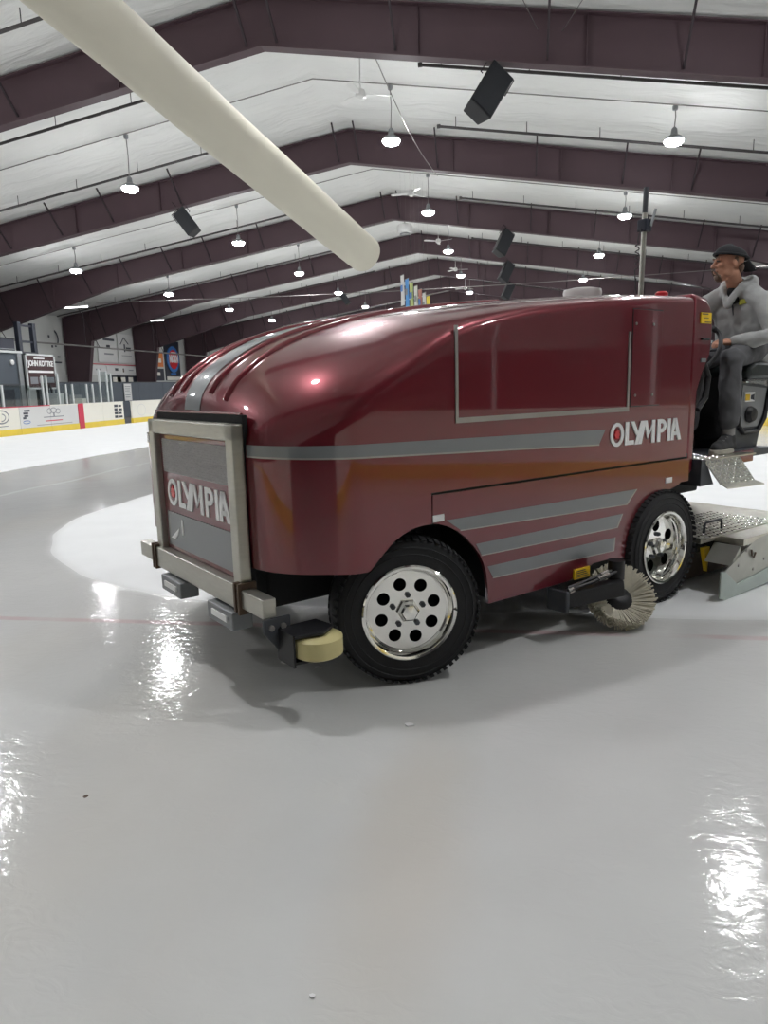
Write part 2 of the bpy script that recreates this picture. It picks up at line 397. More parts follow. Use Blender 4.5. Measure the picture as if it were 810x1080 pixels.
for k in range(-2, 8):
    if FY(k) < YB: continue
    f = empty('steel_roof_frame', (0, FY(k), 0)); frames.append(f)
    if k >= 0: lab = ORD[k] + ' maroon steel roof frame in view, spanning the rink on tapered columns'
    else: lab = ['maroon steel roof frame overhead just behind the view', 'maroon steel roof frame near the arena end behind the photographer'][-1-k]
    tag(f, lab, 'roof frame', 'maroon steel roof frames')
    for s in 'lr':
        share('rafter', FM['rafter'+s], f); share('column', FM['column'+s], f)
    ds = [.35, 3.0, 6.2, 8.9, 11.0, 13.2, 15.4, 17.7, 20.0]
    for s in (-1, 1):
        for d in ds:
            for side in ((-1, 1) if k < 3 else (-1,)):
                xx = X0+s*d; zb = roof(xx)-interp(BOT, d)+.12; zt = roof(xx)+.02; yy = side*1.0
                a = Vector((xx, side*.06, zb)); b = Vector((xx+.0, yy, zt)); dv = b-a
                o = share('brace', BRACE, f, a, (0, 0, 0), (1, 1, dv.length)); o.rotation_mode = 'QUATERNION'; o.rotation_quaternion = dv.to_track_quat('Z', 'Y')
# sprinkler pipes ------------------------------------------------------------
def sprinkler(k, s):
    xa = -2.35 if s > 0 else -9.45; xb = 16.5 if s > 0 else -27.5
    t = empty('sprinkler_pipe', (0, FY(k), 0))
    z = lambda X: roof(X)-.30
    MB().tube([(xa, 0, z(xa)), (xb, 0, z(xb))], .04, 8).build('pipe', 'pipe', t)
    MB().lathe([(.06, -.04), (.06, .06)], (xa, 0, z(xa)), 'x', 8).build('end_cap', 'pipe', t)
    n = int(abs(xb-xa)/2.3); h = MB()
    for i in range(n+1):
        X = xa + (xb-xa)*(i+.25)/(n+1); MB().tube([(X, 0, z(X)), (X, 0, roof(X)+.02)], .012, 5).build('hanger', 'pipe', t)
    return t
side_n = {1: 'right', -1: 'left'}
for s in (1, -1):
    i = 0
    for k in (-1.25, -.75, -.25, .25, .75, 1.25, 1.75, 2.75, 3.75, 4.75, 5.75):
        if k > 1 and k % 1 < .5: continue
        t = sprinkler(k, s)
        tag(t, '%s dark sprinkler pipe under the %s roof slope' % (ORD[i], side_n[s]), 'pipe', 'sprinkler pipes'); i += 1

# pendant lamps --------------------------------------------------------------
mb = MB(); mb.lathe([(.03, .34), (.07, .30), (.09, .16), (.20, .10), (.24, .02), (.23, .01)], n=20); LH = mb.mesh('housing', 'grey')
mb = MB(); mb.lathe([(.245, .02), (.24, -.02), (.19, -.08), (.10, -.105), (.0001, -.11)], n=16); LL = mb.mesh('lens', 'lens')
mb = MB(); mb.lathe([(.06, -.06), (.07, -.02), (.07, .05), (.03, .08)], n=10); LB = mb.mesh('junction_box', 'grey')
ROWS = [(-19.0, 6.76, 'over the left boards'), (-11.42, 7.46, 'left of the duct'), (-3.45, 8.12, 'along the ridge'), (4.0, 7.5, 'on the right slope'), (11.7, 6.9, 'over the right walkway')]
for (lx, lz, where) in ROWS:
    i = 0
    for k in (-1.5, -.5, .5, 1.5, 2.5, 3.5, 4.5, 5.5, 6.5):
        t = empty('pendant_lamp', (lx, FY(k), lz))
        if k > 0 or (k > -1 and lx == -3.45): lab = '%s glowing pendant lamp in the row %s' % (ORD[i], where); i += 1
        else: lab = 'pendant lamp %s, %s' % (where, {-.5: 'just above the top of the view', -1.5: 'straight over the photographer', -2.5: 'a bay behind the photographer', -3.5: 'two bays behind the photographer'}[k])
        tag(t, lab, 'lamp', 'pendant lamps')
        share('housing', LH, t, (0, 0, .06)); share('lens', LL, t, (0, 0, .06))
        top = roof(lx)-.02-lz
        MB().tube([(0, 0, .38), (.02, 0, .38+(top-.38)*.5), (0, 0, top)], .014, 5).build('cord', 'wire', t)
        share('junction_box', LB, t, (0, 0, top-.06))
# conduits feeding the lamps, one per bay
for i, k in enumerate((-.5, .5, 1.5, 2.5, 3.5, 4.5)):
    y = FY(k)-.12; t = empty('conduit', (0, y, 0))
    for a, b in ((-27, -11.42), (-11.42, X0), (X0, -3.45), (-3.45, 4.0), (4.0, 11.7), (11.7, 16.8)):
        MB().tube([(a, 0, roof(a)-.05), (b, 0, roof(b)-.05)], .016, 5).build('conduit_run', 'wire', t)
    tag(t, '%s thin grey electrical conduit linking a cross row of lamps' % ORD[i], 'conduit', 'lamp conduits')
# ceiling fans ---------------------------------------------------------------
def fan(x, y, z, rot, label):
    t = empty('ceiling_fan', (x, y, z)); t.rotation_euler = (0, 0, rot); tag(t, label, 'ceiling fan', 'ceiling fans')
    MB().tube([(0, 0, .1), (0, 0, roof(x)-z)], .016, 6).build('down_rod', 'fan', t)
    MB().lathe([(.03, .30), (.07, .28), (.07, .16), (.03, .13)], (0, 0, roof(x)-z-.32), n=12).build('canopy', 'grey', t)
    MB().lathe([(.03, .12), (.10, .10), (.13, .02), (.12, -.06), (.05, -.1), (.001, -.105)], n=18).build('motor', 'fan', t)
    for i in range(3):
        a = 2*PI*i/3; T = Matrix.Rotation(a, 3, 'Z') @ Matrix.Rotation(R(14), 3, 'X')
        ol = [(.12, -.035), (.30, -.07), (.70, -.08), (.76, -.05), (.76, .05), (.70, .08), (.30, .07), (.12, .035)]
        MB().prism(ol, lambda p, q, d: T @ Vector((p, q, d)), -.006, .006).build('blade', 'fan', t)
for i, (x, y, z) in enumerate([(-3.8, 18.5, 8.55), (-3.78, 27.1, 8.35), (-3.72, 35.7, 8.28), (-3.6, 44.2, 8.22), (-3.6, 52.8, 8.2)]):
    fan(x, y, z, R(20+37*i), '%s white three-blade ceiling fan hanging near the ridge' % ORD[i])
# speakers -------------------------------------------------------------------
def speaker(x, y, z, rz, tilt, lean, s, label):
    t = empty('hanging_speaker', (x, y, z)); t.rotation_euler = (tilt, lean, rz); tag(t, label, 'speaker', 'hanging black speakers')
    MB().prism([(-.22, .20), (.22, .20), (.30, -.22), (-.30, -.22)], lambda a, b, d: Vector((a*s, b*s, d*s)), -.58, .58).build('cabinet', 'black', t, ang=20, bevel=.02)
    MB().box(-.27*s, .27*s, -.245*s, -.225*s, -.54*s, .54*s).build('grille', 'speaker', t, ang=0, bevel=.01)
    br = MB(); br.tube([(.31*s, 0, .3*s), (.36*s, 0, .3*s), (.36*s, 0, .75*s), (-.36*s, 0, .75*s), (-.36*s, 0, .3*s), (-.31*s, 0, .3*s)], .015, 6); br.tube([(0, 0, .75*s), (0, 0, .75*s+.5)], .02, 6)
    br.build('yoke', 'brace', t)
speaker(-.64, FY(0)-.15, 7.52, R(30), R(-10), R(36), .98, 'large black speaker hanging from the nearest right rafter')
for k, l in ((2, 'black speaker hanging right of the ridge fans, upper of the small pair'), (3, 'black speaker hanging right of the ridge fans, lower of the small pair'), (4, 'farthest black speaker hanging right of the ridge, just above the red machine')):
    speaker(-.62, FY(k)-.2, 7.6, R(35), R(-6), R(32), .98, l)
speaker(-11.57, FY(1)-.15, 7.42, R(5), R(-12), R(-38), .85, 'black speaker hanging left of the cream duct')
speaker(-11.9, FY(4)-.2, 7.6, R(0), R(-8), R(-34), .7, 'far small black speaker hanging under the left roof slope')
# big fabric duct, hung on a slant: high behind the photographer, lower towards the hall
DE = Vector((-3.31, 16.0, 4.37)); DD = Vector((.228, .949, -.216)).normalized(); DL = 14.5; DR = .385
t = tag(empty('fabric_air_duct', DE), 'long cream fabric air duct hanging overhead, closed at its far end', 'duct')
t.rotation_mode = 'QUATERNION'; t.rotation_quaternion = DD.to_track_quat('Y', 'Z'); DQ = t.rotation_quaternion.to_matrix().transposed()
mb = MB(); n = 40; vs = []; fs = []; st = 60
for i in range(st+1):
    d = DL*i/st
    for k in range(n):
        a = 2*PI*k/n; rr = DR*(1+.010*math.sin(a*3+d*1.7)+.012*noise.noise((d*1.5, math.cos(a), math.sin(a))))
        vs.append((rr*math.cos(a), -d, rr*math.sin(a) - .05*math.sin(PI*d/DL)))
for i in range(st):
    for k in range(n): fs.append((i*n+k, i*n+(k+1) % n, (i+1)*n+(k+1) % n, (i+1)*n+k))
fs.append(tuple(range(n))); fs.append(tuple(st*n+k for k in range(n)))
mb.add(vs, fs).build('duct_sleeve', 'duct', t, ang=60)
MB().lathe([(.0001, .05), (DR*.6, .035), (DR*.94, .0), (DR*1.01, -.02)], axis='y', n=40, caps=False).build('end_cap', 'duct', t)
for y in (-1.2, -3.6, -6.0, -8.4, -10.8, -13.2):
    MB().lathe([(.02, -.02), (.025, .03), (.008, .07)], (0, y, DR+.0), n=6).build('hook', 'wire', t)
    if y < -6.5:
        p = DE + DD*y; w_ = Vector((p.x, p.y, roof(p.x)+.08)); MB().tube([(0, y, DR-.06), DQ @ (w_-DE)], .004, 4).build('suspension_wire', 'wire', t)
# championship banners -------------------------------------------------------
cols = [(.62, .62, .60), (.10, .30, .62), (.55, .58, .20), (.62, .62, .60), (.45, .20, .16), (.62, .62, .58), (.70, .55, .06)]
for i, c in enumerate(cols):
    m = mat('banner_%d' % i, c, .85, 0, .1, 8, bump=.1, bscale=5)
    t = tag(empty('hanging_banner', (-4.42+.115*i, 28.6+.45*i, 5.75-.085*i)), '%s in the row of small hanging banners above the machine' % ['nearest white cloth', 'blue cloth', 'olive cloth', 'middle white cloth', 'brown cloth', 'farthest white cloth', 'yellow cloth farthest'][i], 'banner', 'hanging banners')
    t.rotation_euler = (0, 0, R(-62))
    MB().tube([(-.22, 0, 0), (.22, 0, 0)], .014, 6).build('rod', 'wire', t)
    g = MB(); nv = 8; ww = 7
    vs = [(-.2+.4*a/ww, .02*math.sin(a*1.7+b*.4)*(b/nv), -1.15*b/nv) for b in range(nv+1) for a in range(ww+1)]
    vs2 = [(p[0], p[1]+.006, p[2]) for p in vs]
    fs = [(b*(ww+1)+a, b*(ww+1)+a+1, (b+1)*(ww+1)+a+1, (b+1)*(ww+1)+a) for b in range(nv) for a in range(ww)]
    g.add(vs, fs); g.add(vs2, [q[::-1] for q in fs]); cl = g.build('cloth', m, t, fix=False)
    MB().box(-.12, .12, -.035, -.03, -.62, -.38).build('emblem', 'inkgrey' if i % 2 else 'blue', cl, ang=0)
    MB().tube([(0, 0, 0), (0, 0, roof(-4)+.1-5.75+.085*i)], .0016, 4).build('cord', 'wire', t)
# round vent near the ridge
t = tag(empty('round_roof_fan', (-5.1, FY(2.05), 8.62)), 'round white roof fan housing hanging at the ridge beside a rafter', 'roof fan')
MB().lathe([(.20, -.22), (.33, -.18), (.36, .0), (.33, .16), (.18, .22)], n=20).build('drum', 'fan', t)
MB().lathe([(.17, -.20), (.24, -.26), (.26, -.25), (.20, -.19)], n=20, closed=True).build('mouth_ring', 'grey', t)
MB().tube([(0, 0, .2), (0, 0, roof(-5.1)-8.62)], .02, 6).build('stem', 'wire', t)
# guy wires
def cable(a, b, r, label):
    a, b = Vector(a), Vector(b); pts = [a+(b-a)*i/10 - Vector((0, 0, .25*math.sin(PI*i/10))) for i in range(11)]
    tag(MB().tube(pts, r, 5).build('overhead_cable', 'wire'), label, 'cable')
cable((-24, FY(2.6), 6.7), (12, FY(2.6), 6.75), .018, 'thin cable stretched across the hall under the roof frames')
cable((-3.0, FY(0)-.2, 8.4), (-2.6, FY(1)-.2, 8.3), .012, 'short drooping cable between the two nearest rafters near the ridge')
for i, (xa, xb) in enumerate(((-1.9, .4), (2.9, .9))):
    tag(MB().tube([(xa, FY(-.9), roof(xa)), (xb, FY(0)-.02, roof(xb)-.32)], .009, 4).build('sway_wire', 'wire'), ['left', 'right'][i]+' of two thin sway wires meeting at the nearest right rafter', 'cable')
# long steel rail along the left columns
t = tag(empty('netting_rail', (-26.35, 36, 4.40)), 'long horizontal steel pipe running across the left columns', 'pipe')
MB().tube([(0, -8, 0), (0, 30, 0)], .05, 8).build('pipe', 'wire', t)
for i in range(4): MB().tube([(0, FY(2+i)-36-1.2, 0), (.0, FY(2+i)-36-1.2, 2.1)], .025, 6).build('hanger', 'brace', t)
for i in range(4): MB().tube([(0, FY(2+i)-36+.3, 0), (.0, FY(2+i)-36-1.6, 2.2)], .02, 6).build('diagonal_brace', 'brace', t)
# fluorescent strip light at left
for (x, y, z, l) in ((-25, 38.3, 6.43, 'white strip light on the ceiling above the left walkway'), (-25, 47.4, 6.43, 'farther white strip light on the left walkway ceiling')):
    t = tag(empty('strip_light', (x, y, z)), l, 'lamp', 'strip lights')
    MB().box(-.75, .75, -.11, .11, .0, .09).build('body', 'fan', t, ang=0, bevel=.01)
    MB().box(-.72, .72, -.09, .09, -.03, -.001).build('lens', 'tube_light', t, ang=0)
    for s in (-1, 1): MB().tube([(.6*s, 0, .08), (.6*s, 0, roof(x)-z+.05)], .008, 4).build('hanger', 'wire', t)

# ================================================================== BOARDS AND SPECTATOR SIDE
def boards(xb, s, name, label, edges, gap=None):
    """s=+1: the ice lies on +X side"""
    t = tag(empty(name, (xb, 0, 0)), label, 'rink boards')
    for a, b in zip(edges, edges[1:]):
        if gap and abs(a-gap[0]) < .01: continue
        ad = 22.9 < a < 26.5 and s > 0
        MB().box(-.09, .0, a+.008, b-.008, .22, 1.05).build('board_panel', 'board_ad' if ad else 'board', t, ang=0, bevel=.006).location = (0 if s > 0 else .09, 0, 0)
        MB().box(-.11 if s > 0 else -.015, .015 if s > 0 else .11, a+.003, b-.003, 0, .24).build('kick_plate', 'kick', t, ang=0, bevel=.006)
        MB().box(-.12 if s > 0 else -.02, .02 if s > 0 else .12, a+.002, b-.002, 1.05, 1.085).build('cap_rail', 'redline' if (s > 0 and b < 27) else 'board', t, ang=0, bevel=.006)
    return t
ed = [-.8+2.37*i for i in range(10)] + [22.9, 24.35, 26.2, 28.1, 30.0, 31.77, 32.55] + [34.95+2.4*i for i in range(12)]
LBD = boards(XBL, 1, 'dasher_boards', 'white rink boards with advertisements and yellow kick plate on the far left', ed, (31.77, 32.55))
MB().box(-.02, .022, 28.1, 28.48, .0, 1.086).build('red_line_mark', 'redline', LBD, ang=0)
def mark(fn, nm, m, d=.006): fn(MB()).build(nm, m, LBD, ang=0, fix=False)
bas = ((0, 1, 0), (0, 0, 1), (1, 0, 0))
bas_l = bas     # seen from the ice the wall text reads towards +Y
def ring(mb, cy, cz, ry, rz, w, x0=.002, a0=0, a1=2*PI, n=24):
    for i in range(n):
        a, b = a0+(a1-a0)*i/n, a0+(a1-a0)*(i+1)/n
        p = [(x0, cy+ry*math.cos(a), cz+rz*math.sin(a)), (x0, cy+ry*math.cos(b), cz+rz*math.sin(b)), (x0, cy+(ry-w)*math.cos(b), cz+(rz-w)*math.sin(b)), (x0, cy+(ry-w)*math.cos(a), cz+(rz-w)*math.sin(a))]
        mb.add(p, [(0, 1, 2, 3)])
    return mb
mark(lambda m: ring(ring(m, 23.35, .72, .42, .26, .05, a0=-2.4, a1=1.9), 23.3, .7, .28, .16, .04, a0=-1.5, a1=1.2), 'logo', 'inkgrey')
mark(lambda m: m.box(.001, .004, 23.0, 23.65, .36, .39), 'logo_line', 'inkgrey')
for i, (a, b) in enumerate(((24.62, .90), (24.56, .80), (24.6, .70), (24.52, .62))): mark(lambda m: m.box(.001, .004, a, a+.34-.05*i, b-.035, b+.04), 'logo_lettering', 'ink')
mark(lambda m: ring(m, 24.72, .46, .22, .07, .03), 'logo_ring', 'blue')
mark(lambda m: ring(ring(ring(m, 26.15, .84, .16, .12, .03), 26.42, .86, .20, .12, .03), 26.7, .82, .16, .11, .03), 'tree_logo', 'inkgrey')
mark(lambda m: m.box(.001, .004, 26.38, 26.46, .60, .76), 'tree_trunk_logo', 'inkgrey')
mark(lambda m: m.box(.001, .004, 25.75, 27.05, .585, .62), 'small_lettering', 'inkgrey')
mark(lambda m: m.box(.001, .004, 25.85, 26.95, .43, .47), 'red_lettering', 'redline')
mark(lambda m: m.box(.001, .004, 25.3, 27.6, .30, .32), 'bottom_lettering', 'inkgrey')
for i in range(4): mark(lambda m: m.box(.001, .004, 30.95+.0*i, 31.22+.04*(i % 2), .32+.17*i, .44+.17*i), 'stacked_lettering', 'ink'); mark(lambda m: m.box(.001, .004, 31.32, 31.62-.05*(i % 2), .32+.17*i, .42+.17*i), 'stacked_lettering', 'ink')
mark(lambda m: ring(m, 33.45, .62, .42, .30, .03), 'pale_round_logo', 'board_ad')
# glass and posts above the left boards
t = tag(empty('glass_screen', (XBL-.05, 0, 0)), 'clear rink glass on white posts above the left boards', 'glass')
posts = [(21.2, 1.92), (23.6, 1.9), (25.95, 2.25), (26.2, 2.25), (26.95, 2.35), (27.45, 1.92), (27.9, 1.92), (28.95, 1.92), (29.4, 1.92), (30.0, 2.6), (30.6, 2.5), (30.95, 2.4)]
for y, h in posts: MB().box(-.035, .035, y-.04, y+.04, 1.0875, h).build('post', 'post', t, ang=0, bevel=.006)
for (a, ha), (b, hb) in zip(posts, posts[1:]):
    MB().box(-.006, .006, a+.045, b-.045, 1.09, min(ha, hb)-.02).build('glass_pane', 'glass', t, ang=0)
RB = boards(XBR, -1, 'dasher_boards', 'white rink boards with yellow kick plate on the right behind the driver', [-.8+2.4*i for i in range(27)])
t = tag(empty('glass_screen', (XBR+.05, 0, 0)), 'clear rink glass on white posts above the right boards', 'glass')
for i in range(27): MB().box(-.03, .03, -.8+2.4*i-.035, -.8+2.4*i+.035, 1.085, 2.9).build('post', 'post', t, ang=0)
for i in range(26): MB().box(-.006, .006, -.8+2.4*i+.04, 1.6-.04+2.4*i, 1.09, 2.88).build('glass_pane', 'glass', t, ang=0)
t = tag(empty('dasher_boards', (0, 62.2, 0)), 'white rink boards across the far end of the ice behind the machine', 'rink boards')
for i in range(10):
    a = XBL+2.6*i
    MB().box(a+.01, a+2.59, 0, .1, .22, 1.05).build('board_panel', 'board', t, ang=0)
    MB().box(a+.005, a+2.595, -.02, .12, 0, .24).build('kick_plate', 'kick', t, ang=0)
    MB().box(a+.005, a+2.595, -.02, .12, 1.05, 1.085).build('cap_rail', 'board', t, ang=0)
t = tag(empty('dasher_boards', (0, -.8, 0)), 'white rink boards behind the photographer with an open machine gate', 'rink boards')
for a, b_ in [(XBL+.15+2.29*i, XBL+.15+2.29*(i+1)) for i in range(7)] + [(2.5+2.4*i, 4.9+2.4*i) for i in range(2)]:
    MB().box(a+.01, b_-.01, -.1, 0, .22, 1.05).build('board_panel', 'board', t, ang=0)
    MB().box(a+.005, b_-.005, -.12, .02, 0, .24).build('kick_plate', 'kick', t, ang=0)
    MB().box(a+.005, b_-.005, -.12, .02, 1.05, 1.085).build('cap_rail', 'board', t, ang=0)
# dark half wall behind the boards with notice
t = tag(empty('half_wall', (-24.0, 0, 0)), 'dark slate half wall along the left walkway', 'half wall')
for i in range(8): MB().box(-.12, 0, 33.2+3.2*i+.01, 36.4+3.2*i-.01, 0, 2.10).build('wall_panel', 'slate', t, ang=0, bevel=.01)
MB().box(-.14, .02, 33.2, 58.8, 2.10, 2.16).build('cap', 'dkgrey', t, ang=0)
t = tag(empty('notice_board', (-23.97, 41.35, 1.50)), 'pale notice on the dark half wall above the open bench gate', 'notice')
MB().box(0, .02, -.42, .42, -.50, .55).build('sheet', 'board_ad', t, ang=0)
for i in range(6): MB().box(.021, .024, -.32, .32-.05*(i % 3), .35-.13*i, .39-.13*i).build('print_line', 'inkgrey', t, ang=0)
MB().box(-.0, .03, -.46, -.42, -.54, .59).build('frame_side', 'grey', t, ang=0); MB().box(-.0, .03, .42, .46, -.54, .59).build('frame_side', 'grey', t, ang=0)
# players' bench seen through the open gate
t = tag(empty('bench', (-20.4, 32.6, 0)), 'dark wooden bench seen through the open gate in the left boards', 'bench')
MB().box(-.25, .25, -1.6, 1.2, .42, .47).build('seat', 'brown', t, ang=0)
for y in (-1.4, 1.0):
    for x in (-.2, .2): MB().box(x-.03, x+.03, y-.03, y+.03, 0, .42).build('leg', 'dkgrey', t, ang=0)
MB().box(-.28, -.24, -1.6, 1.2, .6, .9).build('backrest', 'brown', t, ang=0)
for y in (-1.4, 1.0): MB().box(-.28, -.24, y-.03, y+.03, .42, .6).build('back_post', 'dkgrey', t, ang=0)
# scorekeeper booth
t = tag(empty('scorekeeper_booth', (-22.0, 27.4, 0)), 'slate grey booth with white ledge at the far left edge', 'booth')
MB().box(-2.5, -.02, -2.6, 1.72, 0, 3.36).build('body', 'slate', t, ang=0, bevel=.02)
MB().box(-.0, .03, -2.4, 1.05, .85, 1.78).build('dark_window', 'navy', t, ang=0)
MB().box(-.0, .04, -2.5, 1.6, 1.92, 2.02).build('rail', 'dkgrey', t, ang=0)
MB().box(-2.55, .08, -2.7, 1.78, 3.36, 3.46).build('ledge', 'post', t, ang=0, bevel=.01)
MB().box(-.02, .06, 1.45, 1.72, 0, 3.36).build('corner_post', 'grey', t, ang=0, bevel=.01)
MB().lathe([(.12, 0), (.12, .06), (.05, .08)], (.0, 1.1, 2.95), 'x', 14).build('round_lamp', 'fan', t)
t = tag(empty('equipment_case', (-22.4, 28.15, 3.46)), 'dark case standing on the booth ledge', 'case')
MB().box(-.5, .3, -.55, .82, 0, .52).build('body', 'navy', t, ang=0, bevel=.02); MB().box(.3, .33, -.5, .8, .06, .10).build('latch_strip', 'grey', t, ang=0)
MB().box(-.5, .33, -.57, .84, .52, .56).build('lid', 'black', t, ang=0, bevel=.01)
t = tag(empty('steel_stand', (-22.2, 29.9, 3.46)), 'navy steel stand with crossbars above the name sign', 'stand')
for y in (-.50, .52): MB().box(-.10, .10, y-.11, y+.11, -.0, 1.32).build('upright', 'navy', t, ang=0, bevel=.01)
for z in (.42, 1.14): MB().box(-.05, .05, -.40, .42, z, z+.08).build('crossbar', 'navy', t, ang=0)
MB().box(-.1, .1, -.62, .64, -.09, 0).build('base', 'dkgrey', t, ang=0)
for y in (-.5, .52): MB().box(-.08, .08, y-.08, y+.08, -3.46, -.09).build('leg', 'dkgrey', t, ang=0)
# name sign
t = tag(empty('name_sign', (-21.95, 30.4, 1.82)), 'dark maroon sign reading JOHN KOTTKE in a white frame', 'sign')
MB().box(-.06, 0, -1.0, 1.0, 0, 1.5).build('panel', 'maroonsign', t, ang=0)
for a in ((-1.06, -.98, -.06, 1.56), (.98, 1.06, -.06, 1.56), (-1.06, 1.06, -.06, .02), (-1.06, 1.06, 1.48, 1.56)): MB().box(-.07, .03, *a).build('frame_bar', 'post', t, ang=0)
text_mb('JOHN KOTTKE', 1.82, .34, .015, bas, (.005, -.91, .92), .03).build('lettering', 'white', t, ang=0)
MB().box(.0, .012, -.88, .90, .70, .80).build('white_bar', 'white', t, ang=0)
MB().box(.0, .012, -.45, .30, 1.33, 1.39).build('small_lettering', 'white', t, ang=0)
for i, (a, b) in enumerate(((-.82, -.3), (-.22, .2), (.34, .9))): MB().box(.0, .008, a, b, .18+.03*i, .50).build('faint_lettering', 'inkgrey', t, ang=0)
for y in (-.9, .9): MB().box(-.12, -.07, y-.03, y+.03, -1.82, 1.4).build('support_post', 'post', t, ang=0)
# step ladder
t = tag(empty('step_ladder', (-21.2, 29.8, 0)), 'black step ladder standing under the name sign', 'ladder')
for y in (-.25, .25): MB().tube([(0.25, y*1.2, 0), (-.10, y*.75, 2.0)], .035, 6).build('rail', 'black', t)
for i in range(6): MB().box(.2-.055*i, .27-.055*i, -.27+.015*i, .27-.015*i, .28+.3*i, .33+.3*i).build('rung', 'black', t, ang=0)
for y in (-.22, .22): MB().tube([(-.55, y, 0), (-.12, y*.8, 1.95)], .02, 6).build('back_leg', 'black', t)
# white bins/boxes behind glass
for i, (x, y, w_, h_, m, l) in enumerate(((-20.6, 29.35, .5, 1.55, 'post', 'white cabinet standing behind the glass left of the red board mark'), (-19.9, 30.1, .45, 1.28, 'board', 'small cream bin behind the glass beside the white cabinet'), (-22.4, 33.2, 1.1, 1.45, 'grey', 'grey equipment locker behind the glass right of the red board mark'))):
    t = tag(empty('storage_cabinet', (x, y, 0)), l, 'cabinet', 'cabinets behind the left boards')
    MB().box(-.25, .25, -w_/2, w_/2, 0, h_).build('body', m, t, ang=0, bevel=.015); MB().box(.25, .27, -w_/2+.03, w_/2-.03, .06, h_-.06).build('door', m, t, ang=0, bevel=.008)
    MB().box(.27, .30, w_/2-.12, w_/2-.09, h_*.5, h_*.5+.15).build('handle', 'dkgrey', t, ang=0)
# banners on the left wall ---------------------------------------------------
def wall_sign(y0, y1, z0, z1, m, label, prints=(), x=XWL+.02, skew=0, name='wall_sign'):
    t = tag(empty(name, (x, 0, 0)), label, 'sign', 'signs on the left wall')
    MB().prism([(y0-skew, z0), (y1, z0), (y1, z1), (y0, z1)], lambda a, b, d: Vector((d, a, b)), 0, .05).build('panel', m, t, ang=0)
    for (a, b, c, d, mm) in prints: MB().box(.051, .056, y0+a*(y1-y0), y0+b*(y1-y0), z0+c*(z1-z0), z0+d*(z1-z0)).build('print', mm, t, ang=0)
    return t
s1 = wall_sign(45.9, 48.3, 3.65, 5.75, 'board_ad', 'white wall banner with small dark print between the left columns', [(.3, .9, .72, .80, 'ink'), (.45, .65, .46, .58, 'ink'), (.32, .80, .26, .31, 'inkgrey')])
s2 = wall_sign(48.5, 50.75, 3.62, 5.75, 'board_ad', 'white wall banner with a house outline between the left columns', [(.36, .44, .40, .66, 'ink'), (.48, .78, .44, .56, 'ink'), (.2, .8, .26, .28, 'inkgrey')])
for a, b in (((48.85, 5.0), (49.35, 5.5)), ((49.35, 5.5), (49.95, 5.05))): MB().tube([(.055, *a), (.055, *b)], .035, 5).build('roof_outline', 'ink', s2)
MB().box(XWL, XWL+.06, 44.3, 51.2, 3.48, 3.54).build('trim_1', 'redline', ang=0)['kind'] = 'structure'
wall_sign(44.9, 46.7, 2.75, 3.42, 'board_ad', 'small white wall sign low between the left columns', [(.3, .6, .5, .65, 'inkgrey')])
wall_sign(46.8, 51.0, 2.80, 3.42, 'board_ad', 'wide low wall sign with three small emblems', [(.25, .35, .45, .75, 'ink'), (.50, .54, .3, .75, 'brown'), (.70, .85, .5, .6, 'inkgrey')])
wall_sign(47.0, 50.9, 1.95, 2.74, 'navy', 'black display board with two white posters under the wall signs', [(.12, .55, .1, .85, 'board'), (.26, .40, .1, .85, 'bristle'), (.66, .82, .12, .85, 'board')])
# logos on the wall above the booth
t = tag(empty('wall_logo', (XWL+.02, 41.4, 4.75)), 'dark curved skate logo on the white wall right of the navy stand', 'sign', 'signs on the left wall')
r_ = MB(); ring(r_, -.35, .2, .62, .62, .13, .02, -.6, 1.1); r_.build('curve', 'ink', t, ang=0, fix=False)
for a in ((-.5, -.35, -.35, -.2), (-.15, .0, -.3, -.2), (-.75, -.6, .25, .4), (.0, .25, -.95, -.85), (-.4, .35, -1.3, -1.2)): MB().box(.0, .02, *a).build('print', 'ink', t, ang=0)
wall_sign(37.6, 38.5, 5.45, 5.75, 'fan', 'white wall lamp housing high on the wall above the navy stand', name='wall_lamp')
# round sign on black panel
t = tag(empty('round_logo_sign', (XWL+.03, 56.9, 4.15)), 'round red and blue logo sign on a black wall panel behind the machine', 'sign')
MB().box(-.02, .03, -1.35, 1.3, -1.75, 1.5).build('panel', 'navy', t, ang=0)
MB().lathe([(1.08, .03), (1.08, .09), (.9, .10)], axis='x', n=36).build('blue_disc', 'blue', t)
MB().lathe([(.80, .09), (.80, .13), (.7, .14)], axis='x', n=36).build('red_disc', 'red', t)
text_mb('NICKN', 1.55, .66, .03, bas, (.14, -.78, -.28), .04).build('lettering', 'white', t, ang=0)
MB().box(.14, .16, -.45, .45, .52, .60).build('small_lettering', 'white', t, ang=0)
MB().box(.03, .06, -.5, .45, -1.28, -1.12).build('blue_bar', 'blue', t, ang=0)
MB().box(.03, .05, -1.2, 1.2, -1.72, -1.42).build('white_strip', 'board', t, ang=0)
wall_sign(53.6, 55.2, 3.5, 4.6, 'orange', 'small orange sign left of the round logo sign', [(.2, .8, .3, .6, 'board')])
wall_sign(53.6, 55.2, 2.4, 3.35, 'navy', 'small black sign under the orange one', [(.3, .6, .4, .7, 'board')])
wall_sign(52.6, 56.4, 1.75, 2.15, 'board', 'narrow white sign low on the wall under the round logo')

